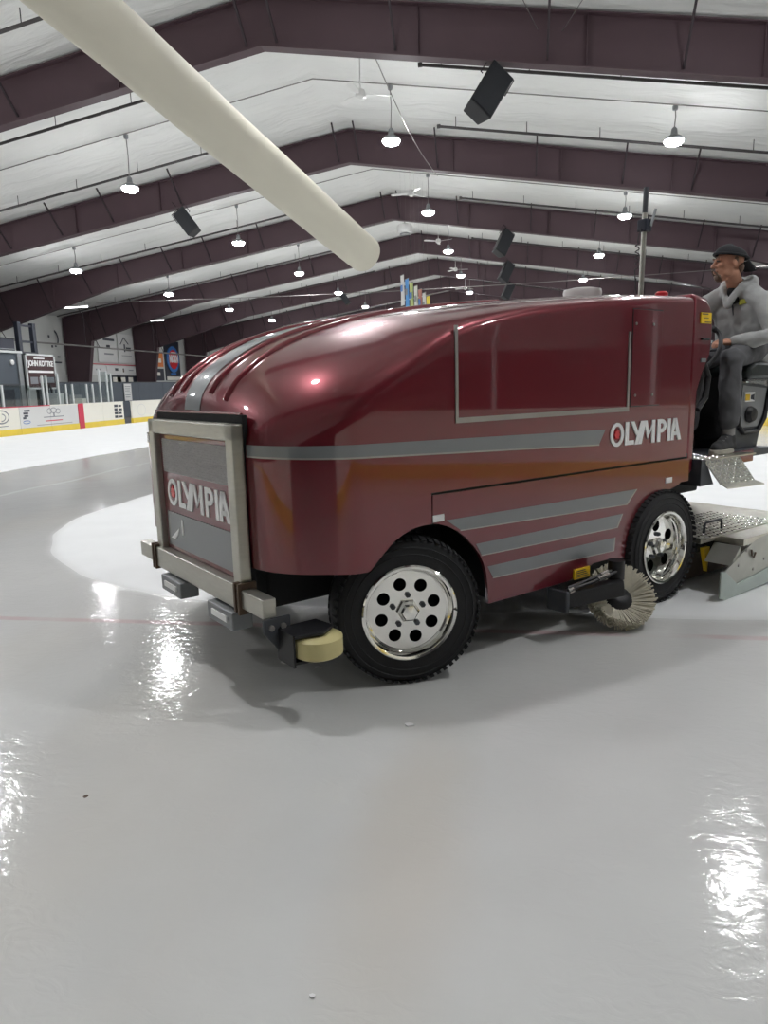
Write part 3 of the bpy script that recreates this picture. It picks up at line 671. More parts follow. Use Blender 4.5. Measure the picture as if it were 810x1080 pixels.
# ================================================================== ICE RESURFACER
# local axes: x to the rear, y across to the far side, z up; origin under the near front wheel
VO = Vector((-0.5467, 3.2839, 0)); VA = R(46.8)
V = tag(empty('ice_resurfacer', VO, VA), 'burgundy ice resurfacing machine with grey stripes and OLYMPIA lettering', 'ice resurfacer')
XF, XE, WD, RC = -.60, 2.47, 2.10, .40
ZC = [(-.60, 1.395), (-.593, 1.44), (-.57, 1.50), (-.50, 1.585), (-.38, 1.67), (-.28, 1.725), (-.15, 1.78), (0, 1.825), (.25, 1.88), (.62, 1.935), (1.0, 1.975), (1.4, 2.01), (1.95, 2.045), (2.47, 2.06)]
ZS = [(-.60, 1.12), (-.45, 1.24), (-.2, 1.40), (.06, 1.55), (.25, 1.66), (.42, 1.735), (.7, 1.80), (1.0, 1.85), (1.9, 1.94), (2.47, 1.97)]
ZBT = [(-.60, .66), (-.40, .655), (-.25, .64), (-.18, .64), (-.123, .69), (-.037, .76), (.02, .787), (.081, .808), (.14, .815), (.2049, .815)]
def zc(x): return smoothtab(ZC, x)
def zs(x): return min(smoothtab(ZS, x), zc(x)-.03)
def yo(x):
    d = x-XF
    return RC - math.sqrt(max(0, RC*RC-(RC-d)**2)) if d < RC else 0.0
def nexp(x): return interp([(-.60, 2.0), (.1, 2.05), (.5, 2.6), (1.0, 3.2), (2.47, 3.6)], x)
def top(x, y):
    a = yo(x); half = WD/2-a
    t = min(1, max(0, (y-a)/half)) if y <= WD/2 else min(1, max(0, (WD-a-y)/half))
    n = nexp(x)
    return zs(x) + (zc(x)-zs(x))*(max(0, 1-(1-t)**n))**(1/n)
def shell():
    st = [XF + .0004] + [XF+RC*(1-math.cos(PI/2*i/22)) for i in range(1, 23)]
    xx = st[-1]
    while xx < .19: xx += .012; st.append(min(xx, .2049))
    st = [s for s in st if s < .2049] + [.2049, .2051]
    xx = .2051
    while xx < XE: xx += .04; st.append(min(xx, XE))
    nz, nt = 14, 56
    vs = []; fs = []
    for x in st:
        zb = interp(ZBT, x) if x < .205 else .972
        a = yo(x); s = zs(x)
        near = [(x, a, zb+(s-zb)*i/nz) for i in range(nz)]
        arc = []
        for i in range(nt+1):
            y = a + (WD/2-a)*(1-math.cos(PI*i/nt)); arc.append((x, y, top(x, y)))
        far = [(x, WD-a, zb+(s-zb)*i/nz) for i in range(nz-1, -1, -1)]
        vs += near+arc+far
    m = 2*nz+nt+1
    for i in range(len(st)-1):
        for k in range(m-1): fs.append((i*m+k, i*m+k+1, (i+1)*m+k+1, (i+1)*m+k))
    fs.append(tuple(range(m))[::-1]); fs.append(tuple((len(st)-1)*m+k for k in range(m)))
    return MB().add(vs, fs)
shell().build('body_shell', 'paint', V, ang=28)
# front lip bead under the hood
MB().box(XF-.010, XF+.002, .385, 1.56, 1.384, 1.395).build('hood_lip', 'paint', V, ang=0, bevel=.004)
# hood centre stripe, following the hood
def strip_on_hood(y0, y1, x0, x1, off, n=60, rise=None, ny=3):
    vs = []; fs = []
    for i in range(n+1):
        x = x0+(x1-x0)*(i/n)**1.6
        for j in range(ny+1):
            y = y0+(y1-y0)*j/ny; h = off if rise is None else off+rise*math.sin(PI*j/ny)
            # push along an approximate normal so the strip clears the steep nose as well
            e = .004; sx = (top(x+e, y)-top(max(XF+.0005, x-e), y))/(x+e-max(XF+.0005, x-e)); sx = max(-8, min(8, sx))
            q = math.sqrt(1+sx*sx); vs.append((x-sx/q*h, y, top(x, y)+h/q))
    for i in range(n):
        for j in range(ny): a = i*(ny+1)+j; fs.append((a, a+1, a+ny+2, a+ny+1))
    return MB().add(vs, fs)
strip_on_hood(.89, 1.10, XF+.001, 1.9, .003).build('hood_stripe', 'stripe', V, fix=False)
for y in (.80, .63, 1.19, 1.36): strip_on_hood(y-.02, y+.02, XF+.03, 1.3, .001, rise=.016, ny=6, n=70).build('hood_ridge', 'paint', V, ang=60, fix=False)
# side stripe wrapping the front corner
def side_strip(x0, x1, zt, zb, off, far=False, n=60, cut=0):
    vs = []; fs = []
    for i in range(n+1):
        t = i/n
        for j in (0, 1):
            xe = x1-(cut if j == 0 else 0); x = x0+(xe-x0)*t**1.5
            z = (zb if j == 0 else zt)(x); d = x-XF
            if d < RC: nx_, ny_ = -(RC-d)/RC, -math.sqrt(max(0, 1-((RC-d)/RC)**2))
            else: nx_, ny_ = 0, -1
            y = yo(x)+ny_*off; vs.append((x+nx_*off, y if not far else WD-y, z))
    for i in range(n): fs.append((2*i, 2*i+2, 2*i+3, 2*i+1))
    return MB().add(vs, fs)
zt_ = lambda x: 1.247-.041*(x+.55)/2.12
zb_ = lambda x: 1.196-.076*(x+.55)/2.12
for far in (False, True):
    so = side_strip(XF+.0015, 1.57, zt_, zb_, .003, far, cut=.055).build('side_stripe', 'stripe', V, fix=False)
    side_strip(XF+.0015, 1.515, lambda x: zb_(x), lambda x: zb_(x)-.008, .004, far).build('stripe_edge', 'trim', so, fix=False)
# window trim: chrome U on the side
MB().box(.366, .384, -.006, .004, 1.308, 1.782).build('trim_strip', 'trim', V, ang=0)
MB().box(1.772, 1.792, -.006, .004, 1.306, 1.782).build('trim_strip', 'trim', V, ang=0)
MB().box(.366, 1.792, -.007, .004, 1.306, 1.332).build('trim_strip', 'trim', V, ang=0)
# rear hatch
ht = MB().box(1.812, 2.12, -.004, .003, 1.335, 1.915).build('hatch', 'paint', V, ang=0, bevel=.003)
for x, z in ((1.84, 1.83), (2.02, 1.83), (1.85, 1.40), (2.03, 1.40)): MB().lathe([(.009, -.009), (.009, -.003)], (x, 0, z), 'y', 8).build('screw', 'trim', ht)
for a in ((1.807, 1.812, 1.33, 1.92), (1.812, 2.12, 1.915, 1.920), (1.812, 2.12, 1.330, 1.335)): MB().box(a[0], a[1], -.003, .003, a[2], a[3]).build('gap_line', 'black', ht, ang=0)
# side lettering
sb_ = ((1, 0, 0), (0, 0, 1), (0, -1, 0))
def olympia(origin, w, h, basis, dep, slope=0):
    r, u, n = [Vector(b) for b in basis]; o = Vector(origin); mb = MB()
    gw = {'O': .19, 'L': .115, 'Y': .16, 'M': .19, 'P': .135, 'I': .05, 'A': .19}
    sk = .10; th = .042
    def P(a, b): return o + r*((a+sk*0*b)*w) + u*(b*h)
    def quad(pts):
        fr = [P(*p)+n*dep for p in pts]; bk = [P(*p) for p in pts]; k = len(pts)
        mb.add(fr+bk, [tuple(range(k))] + [(i, (i+1) % k, (i+1) % k+k, i+k) for i in range(k)])
    x = 0.0
    # O
    cx, cy, rx, ry = .088, .5, .088, .5; N_ = 28
    for i in range(N_):
        a, b = 2*PI*i/N_, 2*PI*(i+1)/N_
        f = lambda t, s, q: (cx+rx*s*math.cos(t), cy+ry*q*math.sin(t))
        quad([f(a, 1, 1), f(b, 1, 1), f(b, .60, .70), f(a, .60, .70)])
    # L
    quad([(.195, .02), (.24, .02), (.24, 1), (.195, 1)]); quad([(.24, .02), (.315, .02), (.315, .20), (.24, .20)])
    # Y (slanted, joined to M)
    quad([(.265, 1), (.315, 1), (.372, .50), (.345, .38)]); quad([(.322, 0), (.368, 0), (.452, 1), (.405, 1)])
    # M
    quad([(.375, 0), (.420, 0), (.475, 1), (.438, 1)]); quad([(.448, 1), (.490, 1), (.520, .40), (.500, .18)]); quad([(.500, .18), (.522, .40), (.575, 1), (.575, .72)])
    quad([(.560, 0), (.605, 0), (.605, 1), (.560, 1)])
    # P
    quad([(.640, 0), (.685, 0), (.685, 1), (.640, 1)])
    for i in range(10):
        a, b = -PI/2+PI*i/10, -PI/2+PI*(i+1)/10
        f = lambda t, s: (.700+.070*s*math.cos(t), .70+.30*(1 if s == 1 else .42)*math.sin(t))
        quad([f(a, 1), f(b, 1), f(b, .40), f(a, .40)])
    quad([(.68, .82), (.705, .82), (.705, 1), (.68, 1)]); quad([(.68, .40), (.705, .40), (.705, .57), (.68, .57)])
    # I
    quad([(.790, 0), (.835, 0), (.835, 1), (.790, 1)])
    # A
    quad([(.845, 0), (.845, 1), (.890, 1), (.890, 0)]) if False else None
    quad([(.848, 0), (.848, .5), (.875, 1), (.925, 1), (.890, .40), (.890, 0)]); quad([(.875, 1), (.925, 1), (1.0, 0), (.950, 0)]); quad([(.88, .22), (.96, .22), (.955, .38), (.88, .38)])
    return mb, P(cx, cy)
tx, oc = olympia((1.615, -.001, 1.095), .765, .145, sb_, .006)
lt = tx.build('side_lettering', 'white', V, ang=0, fix=False)
def leaf(c, s, basis, dep):
    r, u, n = [Vector(b) for b in basis]; ol = []
    for i in range(16):
        a = PI/2+2*PI*i/16; q = (1 if i % 2 == 0 else .62)*(.85 if i == 8 else 1); ol.append((q*math.cos(a), q*math.sin(a)))
    c = Vector(c); return MB().prism(ol, lambda a, b, d: c + r*(a*s[0]) + u*(b*s[1]) + n*d, 0, dep)
leaf(oc, (.030, .036), sb_, .006).build('red_emblem', 'red', lt, ang=0)
tx, oc = olympia((2.38, WD+.001, 1.095), .765, .145, ((-1, 0, 0), (0, 0, 1), (0, 1, 0)), .006)
lt2 = tx.build('side_lettering', 'white', V, ang=0, fix=False)
# black strips coloured as the shadow in the seams, and lower side panels
LP = [(.220, .958), (.218, .815), (.255, .808), (.327, .783), (.385, .752), (.438, .712), (.492, .66), (.539, .604), (.568, .55), (.588, .492), (.600, .40), (.604, .318), (1.264, .320), (1.40, .345), (1.50, .39), (1.70, .39), (1.82, .372), (1.835, .43), (1.856, .481), (1.885, .55), (1.929, .608), (1.985, .66), (2.058, .704), (2.13, .735), (2.216, .755), (2.30, .765), (2.383, .78), (2.43, .80), (2.52, .80), (2.52, .958)]
for far in (False, True):
    fn = (lambda a, b, d: Vector((a, d, b))) if not far else (lambda a, b, d: Vector((a, WD-d, b)))
    pn = MB().prism(LP, fn, .008, .03).build('lower_side_panel', 'paint_dark', V, ang=0)
    ys = .004 if not far else WD-.004
    for (x0, x1, t0, t1, b0, b1, c) in ((.308, 1.917, .820, .806, .757, .722, .10), (.512, 1.775, .665, .664, .600, .586, .05), (.597, 1.705, .528, .522, .461, .440, .01)):
        y0, y1 = (.006, .009) if not far else (WD-.009, WD-.006)
        bx = x0+.095 if x0 < .5 else x0+.04
        MB().prism([(x0, t0), (x1, t1), (x1-c, b1), (bx, b0)], lambda a, b, d: Vector((a, d, b)), y0, y1).build('lower_stripe', 'stripe', pn, ang=0)
        MB().prism([(x1, t1), (x1+.012, t1), (x1-c+.012, b1-.006), (bx, b0-.006), (bx, b0), (x1-c, b1)], lambda a, b, d: Vector((a, d, b)), y0, y1).build('stripe_edge', 'trim', pn, ang=0)
    for x, z in ((.215, .838), (2.24, .828)):
        y0, y1 = (.002, .009) if not far else (WD-.009, WD-.002)
        MB().box(x, x+.075, y0, y1, z-.018, z+.018).build('reflector', 'white', pn, ang=0, bevel=.003)
    MB().box(.21, 2.50, *((.012, .05) if not far else (WD-.05, WD-.012)), .955, .99).build('seam_shadow', 'matteblack', V, ang=0)
    MB().box(.200, .212, *((.012, .05) if not far else (WD-.05, WD-.012)), .81, .99).build('seam_shadow', 'matteblack', V, ang=0)
# underbody
MB().box(-.50, 2.50, .42, 1.68, .42, 1.0).build('chassis', 'matteblack', V, ang=0, bevel=.02)
MB().box(.62, 1.80, .03, 2.07, .34, .95).build('side_tank', 'matteblack', V, ang=0)
MB().box(-.50, -.15, .46, 1.64, .70, 1.0).build('front_bay', 'matteblack', V, ang=0)
for x0, x1 in ((-.20, .62), (1.80, 2.54)):
    for y0, y1 in ((.03, .45), (1.65, 2.07)): MB().box(x0, x1, y0, y1, .86, .95).build('wheel_well', 'matteblack', V, ang=0)
for x in (.12, 2.21): MB().tube([(x, .2, .375), (x, 1.9, .375)], .07, 12).build('axle', 'matteblack', V)
MB().tube([(-.1, .45, .50), (.05, .25, .36)], .02, 6).build('steering_link', 'dkgrey', V)
# front panel and grille
MB().box(XF-.004, XF+.02, .385, 1.545, .56, 1.383).build('grille_recess_shade', 'matteblack', V, ang=0)  # flat black panel standing in for the shade of the grille recess
gp = MB().box(XF-.030, XF-.003, .445, 1.455, .585, 1.262).build('grille_panel', 'paint_dark', V, ang=0, bevel=.006)
MB().box(XF-.036, XF-.029, .50, 1.40, 1.045, 1.235).build('grille_mesh', 'mesh', gp, ang=0)
MB().box(XF-.036, XF-.029, .50, 1.40, .615, .815).build('grille_mesh', 'stripe', gp, ang=0)
for i in range(14): MB().box(XF-.039, XF-.036, .50, 1.40, 1.052+.013*i, 1.058+.013*i).build('louvre', 'mesh', gp, ang=0)
tx, oc = olympia((XF-.030, 1.37, .855), .86, .155, ((0, -1, 0), (0, 0, 1), (-1, 0, 0)), .006)
lt = tx.build('front_lettering', 'white', gp, ang=0, fix=False)
o_ = leaf(oc, (.035, .038), ((0, -1, 0), (0, 0, 1), (-1, 0, 0)), .006).build('red_emblem', 'red', gp, ang=0)
MB().prism([(1.36, .66), (1.22, .735), (1.25, .69), (1.29, .66)], lambda a, b, d: Vector((d, a, b)), XF-.039, XF-.036).build('white_decal', 'white', gp, ang=0)
MB().box(XF-.039, XF-.036, 1.16, 1.18, .70, .79).build('white_decal', 'white', gp, ang=0)
# steel guard frame
gf = MB()
for y in (.375, 1.455): MB().box(XF-.065, XF-.006, y, y+.085, .50, 1.345).build('guard_post', 'steel', V, ang=0, bevel=.008)
MB().box(XF-.065, XF-.006, .375, 1.54, 1.265, 1.345).build('guard_top_bar', 'steel', V, ang=0, bevel=.008)
# bumper
MB().box(XF-.085, XF-.01, .375, 1.54, .465, .585).build('bumper_bar', 'steel', V, ang=0, bevel=.006)
for y0, y1 in ((.13, .36), (1.555, 1.83)): MB().box(XF-.08, XF-.01, y0, y1, .48, .57).build('bumper_end', 'steel', V, ang=0, bevel=.006)
for y in (.375, 1.54):
    for s in (-.03, .012): MB().box(XF-.095, XF-.0, y+s, y+s+.018, .45, .60).build('bumper_flange', 'brown', V, ang=0)
for y0 in (.38, 1.06):
    b = MB().box(XF-.12, XF-.01, y0, y0+.30, .365, .455).build('tow_box', 'grey', V, ang=0, bevel=.008)
    MB().box(XF-.128, XF-.118, y0+.05, y0+.23, .40, .43).build('slot_plate', 'white', b, ang=0)
# guide roller
MB().prism([(-.655, .46), (-.52, .46), (-.52, .30), (-.58, .30), (-.655, .40)], lambda a, b, d: Vector((a, d, b)), .115, .13).build('roller_bracket', 'dkgrey', V, ang=0, loc=(-.03, 0, .02))
for x, z in ((-.62, .42), (-.56, .42)): MB().lathe([(.014, -.012), (.014, 0)], (x-.03, .115, z+.02), 'y', 8).build('bolt', 'trim', V)
fk = MB().prism([(-.56, .13), (-.56, -.03), (-.43, -.06), (-.34, .0), (-.36, .13)], lambda a, b, d: Vector((a, b, d)), .385, .40).build('roller_fork', 'black', V, ang=0, bevel=.004, loc=(-.05, 0, .03))
MB().prism([(-.56, .13), (-.56, -.0), (-.43, -.03), (-.38, .13)], lambda a, b, d: Vector((a, b, d)), .255, .268).build('fork_lower_plate', 'black', fk, ang=0)
MB().box(-.565, -.555, -.02, .13, .25, .40).build('fork_back', 'black', fk, ang=0)
MB().lathe([(.02, .0), (.095, .0), (.115, .012), (.115, .088), (.095, .10), (.02, .10)], (-.43, .0, .278), 'z', 36).build('guide_roller', 'roller', V, ang=40, loc=(-.05, 0, .03))

# wheels ---------------------------------------------------------------------
def wheel(loc, steer, rad, far=False, dish=.05, holes=8):
    wh = empty('wheel', loc); wh.parent = V
    wh.rotation_euler = (0, 0, steer + (PI if far else 0))
    q = rad/.375; prof = [(.235, -.115), (.27, -.122), (.31, -.120), (.345, -.112), (.366, -.098), (.375, -.075), (.377, 0), (.375, .075), (.366, .098), (.345, .112), (.27, .12), (.235, .11)]
    tm = MB().lathe([(a*q, b) for a, b in prof], axis='y', n=72, closed=True)
    ty = tm.build('tyre', 'tyre', wh, ang=50)
    tl = MB()
    for i in range(60):
        a = 2*PI*i/60; T = Matrix.Rotation(a, 3, 'Y')
        for s, off in ((-1, 0), (1, .5)):
            T2 = Matrix.Rotation(a+off*2*PI/60, 3, 'Y')
            p = [T2 @ Vector((-.013, s*.060, .372*q)), T2 @ Vector((.010, s*.060, .372*q)), T2 @ Vector((.012, s*.112, .362*q)), T2 @ Vector((-.011, s*.112, .362*q))]
            nrm = T2 @ Vector((0, 0, .011)); n2 = T2 @ Vector((0, s*.008, .009))
            tl.hexa(p + [p[0]+nrm, p[1]+nrm, p[2]+n2, p[3]+n2])
    tl.build('tread_lugs', 'tyre', ty, ang=0)['kind'] = 'stuff'
    for rr_ in (.30, .335): MB().lathe([(rr_-.004, -.1205), (rr_, -.1245), (rr_+.004, -.1195)], axis='y', n=60, caps=False).build('sidewall_ring', 'tyre', ty)
    rim = MB().lathe([(.243, -.118), (.247, -.128), (.240, -.133), (.228, -.130), (.221, -.118), (.214, -.085), (.205, -.080), (.200, -.055), (.198, .10), (.24, .11)], axis='y', n=64, caps=False).build('rim', 'chrome', wh, ang=30)
    # perforated centre disc
    bm = bmesh.new(); yd = -.128+dish
    def circ(cx, cz, r, n):
        vs = [bm.verts.new((cx+r*math.cos(2*PI*i/n), yd, cz+r*math.sin(2*PI*i/n))) for i in range(n)]
        return [bm.edges.new((vs[i], vs[(i+1) % n])) for i in range(n)]
    es = circ(0, 0, .205, 48)
    for i in range(holes):
        a = 2*PI*(i+.35)/holes; es += circ(.143*math.cos(a), .143*math.sin(a), .033 if holes == 8 else .040, 18)
    bmesh.ops.triangle_fill(bm, use_beauty=True, use_dissolve=False, edges=es)
    ge = bmesh.ops.extrude_face_region(bm, geom=bm.faces[:]); bmesh.ops.translate(bm, verts=[v for v in ge['geom'] if isinstance(v, bmesh.types.BMVert)], vec=(0, .025, 0))
    bmesh.ops.recalc_face_normals(bm, faces=bm.faces)
    me = bpy.data.meshes.new('wheel_disc'); bm.to_mesh(me); bm.free(); me.materials.append(M['chrome'])
    dc = bpy.data.objects.new('wheel_disc', me); COL.objects.link(dc); dc.parent = wh
    MB().lathe([(.199, .03), (.001, .03)], axis='y', n=32).build('brake_drum', 'matteblack', wh)
    MB().lathe([(.062, yd+.002), (.058, yd-.02), (.045, yd-.03), (.040, yd-.05), (.0001, yd-.055)], axis='y', n=6, closed=False).build('hub_cap', 'chrome', dc, ang=20)
    for i in range(5):
        a = 2*PI*i/5+.3; c = (.082*math.cos(a), yd, .082*math.sin(a))
        MB().lathe([(.015, .0), (.015, -.012), (.011, -.02), (.001, -.021)], c, 'y', 6).build('lug_nut', 'dkgrey', dc, ang=20)
    MB().tube([(.23, -.125, 0), (.24, -.15, 0)], .005, 6).build('valve', 'black', rim)
    return wh
wheel((.12, .135, .378), R(-23), .378)
wheel((.12, WD-.135, .378), R(-20), .378, far=True)
wheel((2.21, .09, .385), 0, .385, dish=.07, holes=5)
wheel((2.21, WD-.09, .385), 0, .385, far=True, dish=.07, holes=5)

# board brush ----------------------------------------------------------------
ar = MB().hexa([Vector(p) for p in ((1.12, -.10, .20), (1.53, -.21, .225), (1.57, -.13, .225), (1.12, -.01, .20), (1.12, -.10, .29), (1.51, -.21, .325), (1.55, -.13, .325), (1.12, -.01, .29))]).build('brush_arm', 'black', V, ang=0, bevel=.008)
MB().lathe([(.045, -.07), (.05, -.065), (.05, .05), (.045, .05)], (1.54, -.13, .38), 'z', 16).build('brush_motor', 'black', V)
MB().box(1.10, 1.13, -.12, .03, .18, .31).build('arm_pivot', 'dkgrey', V, ang=0, bevel=.01)
for (a, b, c) in (((1.15, -.09, .31), (1.32, -.13, .335), (1.50, -.16, .37)), ((1.18, -.06, .31), (1.38, -.10, .345), (1.54, -.13, .38))):
    MB().tube([a, b, c], .010, 6).build('hydraulic_hose', 'black', V)
for p, q in (((1.36, -.138, .342), (1.44, -.152, .36)), ((1.42, -.11, .352), (1.50, -.125, .372)), ((1.14, -.10, .305), (1.175, -.105, .312))): MB().tube([p, q], .016, 8).build('hose_fitting', 'chrome', V)
BT = Matrix.Translation((1.62, -.095, .165)) @ Matrix.Rotation(R(-28), 4, 'Z') @ Matrix.Rotation(R(-46), 4, 'X')
bh = MB(); bh.lathe([(.05, .06), (.085, .05), (.095, .0), (.06, -.03), (.03, -.035)], axis='y', n=20); hb = bh.build('brush_hub', 'black', V); hb.matrix_local = BT
br = MB(); rnd = random.Random(3)
for i in range(1100):
    a = 2*PI*i/1100+rnd.uniform(-.02, .02); l = .205*rnd.uniform(.93, 1.04); fl = rnd.uniform(-.06, .05)
    d = Vector((math.cos(a), 0, math.sin(a))); p0 = d*.08 + Vector((0, .01+fl*.3, 0)); p1 = d*l + Vector((0, fl-.03, 0))
    tn = Vector((-d.z, 0, d.x)); w0, w1 = .0025, .0038
    br.add([p0-tn*w0, p0+tn*w0, p1+tn*w1, p1-tn*w1, p0+Vector((0, .012, 0)), p1+Vector((0, .016, 0))], [(0, 1, 2, 3), (1, 4, 5, 2), (4, 0, 3, 5), (3, 2, 5)])
bo = br.build('bristles', 'bristle', hb, ang=0, fix=False); bo['kind'] = 'stuff'
MB().box(1.31, 1.455, -.004, .007, .322, .383).build('warning_sticker', 'yellow', V, ang=0)
for i in range(4): MB().box(1.325, 1.44-.01*i, -.006, -.003, .332+.012*i, .336+.012*i).build('sticker_print', 'ink', V, ang=0)

# rear console and driver's deck ----------------------------------------------
CO = [(2.485, .84), (2.585, .84), (2.60, 1.40), (2.655, 1.52), (2.735, 1.64), (2.755, 1.78), (2.745, 1.90), (2.71, 1.98), (2.65, 2.025), (2.485, 2.05)]
MB().prism(CO, lambda a, b, d: Vector((a, d, b)), .012, WD-.012).build('rear_console', 'paint', V, ang=25, bevel=.03)
MB().box(2.47, 2.487, .03, WD-.03, .98, 2.0).build('console_gap', 'matteblack', V, ang=0)
st_ = MB().box(2.575, 2.70, .004, .013, 1.855, 1.925).build('yellow_decal', 'yellow', V, ang=0)
for a in ((2.585, 2.655, 1.912, 1.918), (2.60, 2.66, 1.888, 1.892), (2.62, 2.69, 1.861, 1.866)): MB().box(a[0], a[1], .001, .004, a[2], a[3]).build('decal_print', 'ink', st_, ang=0)
MB().box(2.60, 2.66, .004, .013, 1.60, 1.625).build('small_plate', 'grey', V, ang=0)
MB().box(2.59, 2.68, -.005, .02, 1.745, 1.76).build('console_handle', 'black', V, ang=0, bevel=.004)
MB().prism([(2.60, 1.05), (2.66, 1.08), (2.80, 1.56), (2.78, 1.72), (2.70, 1.72), (2.60, 1.5)], lambda a, b, d: Vector((a, d, b)), .08, 1.6).build('dash_panel', 'black', V, ang=0, bevel=.01)
MB().box(2.58, 3.75, .78, 1.95, .93, 1.42).build('engine_cover', 'matteblack', V, ang=0, bevel=.03)
MB().box(2.56, 3.90, .10, 2.0, .88, .935).build('deck', 'dkgrey', V, ang=0, bevel=.006)
MB().box(2.50, 3.56, .085, .12, .845, .935).build('deck_rail', 'paint_dark', V, ang=0, bevel=.006)
MB().box(2.45, 3.95, .75, 1.80, .50, .88).build('rear_chassis', 'matteblack', V, ang=0, bevel=.02)
# diamond plate step: shelf, sloped riser, end cheek
sp_ = MB().prism([(2.64, .925), (3.36, .922), (3.36, .932), (2.64, .935)], lambda a, b, d: Vector((a, d, b)), -.03, .42).build('step_plate', 'tread', V, ang=0)
rs = MB().hexa([Vector(p) for p in ((2.64, -.03, .935), (3.12, -.03, .925), (3.24, -.10, .735), (2.76, -.10, .755), (2.64, -.02, .935), (3.12, -.02, .925), (3.24, -.09, .735), (2.76, -.09, .755))]).build('step_riser', 'tread', V, ang=0)
MB().prism([(2.60, .94), (2.655, .935), (2.77, .755), (2.60, .755)], lambda a, b, d: Vector((a, d, b)), -.035, .12).build('step_cheek', 'dkgrey', V, ang=0)
MB().hexa([Vector(p) for p in ((2.76, -.10, .755), (3.24, -.10, .735), (3.26, -.155, .715), (2.74, -.155, .735), (2.76, -.10, .765), (3.24, -.10, .745), (3.26, -.155, .722), (2.74, -.155, .742))]).build('step_lip', 'tread', V, ang=0)
lug = MB(); lug.ellipsoid((0, 0, 0), (.019, .0075, .004), nu=8, nv=4); LUG = lug.mesh('tread_lug', 'chrome')
def tread_lugs(parent, origin, a, b, na, nb):
    o, a, b = Vector(origin), Vector(a), Vector(b); n = a.cross(b).normalized()
    for i in range(na):
        for j in range(nb):
            an = R(45) if (i+j) % 2 else R(-45)
            ex = a.normalized(); ey = n.cross(ex)
            X_ = ex*math.cos(an)+ey*math.sin(an); Y_ = n.cross(X_)
            p = o + a*((i+.5)/na) + b*((j+.5)/nb)
            ob = bpy.data.objects.new('tread_lug', LUG); COL.objects.link(ob); ob.parent = parent
            ob.matrix_local = Matrix(((X_.x, Y_.x, n.x, p.x), (X_.y, Y_.y, n.y, p.y), (X_.z, Y_.z, n.z, p.z), (0, 0, 0, 1)))
tread_lugs(rs, (2.65, -.033, .93), (.47, 0, -.01), (.11, -.067, -.18), 10, 6)
tread_lugs(sp_, (2.65, -.02, .936), (.34, 0, 0), (0, .34, 0), 7, 6)
# seat with side panel and knob
MB().prism([(3.46, .93), (3.84, .93), (3.93, 1.22), (3.96, 1.42), (3.52, 1.46), (3.46, 1.30)], lambda a, b, d: Vector((a, d, b)), .20, .75).build('seat_pedestal', 'dkgrey', V, ang=0, bevel=.015)
pnl = MB().prism([(3.50, 1.16), (3.56, 1.10), (3.80, 1.10), (3.88, 1.20), (3.92, 1.40), (3.54, 1.43)], lambda a, b, d: Vector((a, d, b)), .188, .20).build('control_panel', 'grey', V, ang=0, bevel=.004)
MB().lathe([(.062, .0), (.066, -.015), (.05, -.045), (.0001, -.05)], (3.65, .188, 1.20), 'y', 20).build('rotary_knob', 'black', pnl)
MB().box(3.57, 3.72, .184, .188, 1.30, 1.375).build('decal', 'white', pnl, ang=0)
MB().box(3.575, 3.64, .181, .184, 1.31, 1.36).build('yellow_decal', 'yellow', pnl, ang=0)
MB().prism([(3.66, 1.32), (3.71, 1.36), (3.71, 1.31), (3.66, 1.35)], lambda a, b, d: Vector((a, d, b)), .181, .184).build('decal_cross', 'ink', pnl, ang=0)
MB().tube([(3.46, .185, 1.28), (3.50, .185, 1.12), (3.58, .185, 1.06), (3.80, .185, 1.06), (3.90, .185, 1.16), (3.96, .185, 1.42)], .018, 8).build('panel_edge', 'black', V)
MB().box(3.42, 3.98, .10, .80, 1.46, 1.475).build('seat_slide', 'chrome', V, ang=0)
MB().prism([(3.42, 1.475), (3.95, 1.475), (4.02, 1.56), (3.95, 1.60), (3.50, 1.61), (3.40, 1.56)], lambda a, b, d: Vector((a, d, b)), .08, .62).build('seat_cushion', 'seat', V, ang=20, bevel=.03)
MB().prism([(3.90, 1.54), (3.99, 1.54), (4.05, 1.85), (3.98, 1.88), (3.94, 1.7)], lambda a, b, d: Vector((a, d, b)), .10, .60).build('seat_backrest', 'seat', V, ang=20, bevel=.03)
MB().prism([(3.36, 1.02), (3.5, 1.02), (3.5, 1.48), (3.40, 1.5)], lambda a, b, d: Vector((a, d, b)), .24, .7).build('seat_front', 'matteblack', V, ang=0)
# steering wheel
sw = empty('steering_wheel', (3.10, .36, 1.70)); sw.parent = V; sw.rotation_euler = (0, R(-62), 0)
MB().lathe([(.205+.016*math.cos(a), .016*math.sin(a)) for a in [2*PI*i/10 for i in range(10)]], n=40, closed=True).build('steering_rim', 'black', sw)
for i in range(3): a = 2*PI*i/3+.5; MB().tube([(0, 0, -.02), (.2*math.cos(a), .2*math.sin(a), 0)], .012, 6).build('spoke', 'dkgrey', sw)
MB().lathe([(.045, -.04), (.05, 0), (.03, .02), (.001, .022)], n=16).build('hub', 'black', sw)
MB().tube([(3.10, .36, 1.70), (2.76, .36, 1.50)], .03, 10).build('steering_column', 'black', V)
MB().lathe([(.012, .0), (.022, .03), (.018, .06), (.001, .065)], (.14, -.14, .01), n=12).build('spinner_knob', 'black', sw)
MB().tube([(2.72, .06, 1.62), (2.78, .05, 1.50), (2.74, .04, 1.36), (2.64, .04, 1.28)], .02, 8).build('grab_handle', 'black', V)
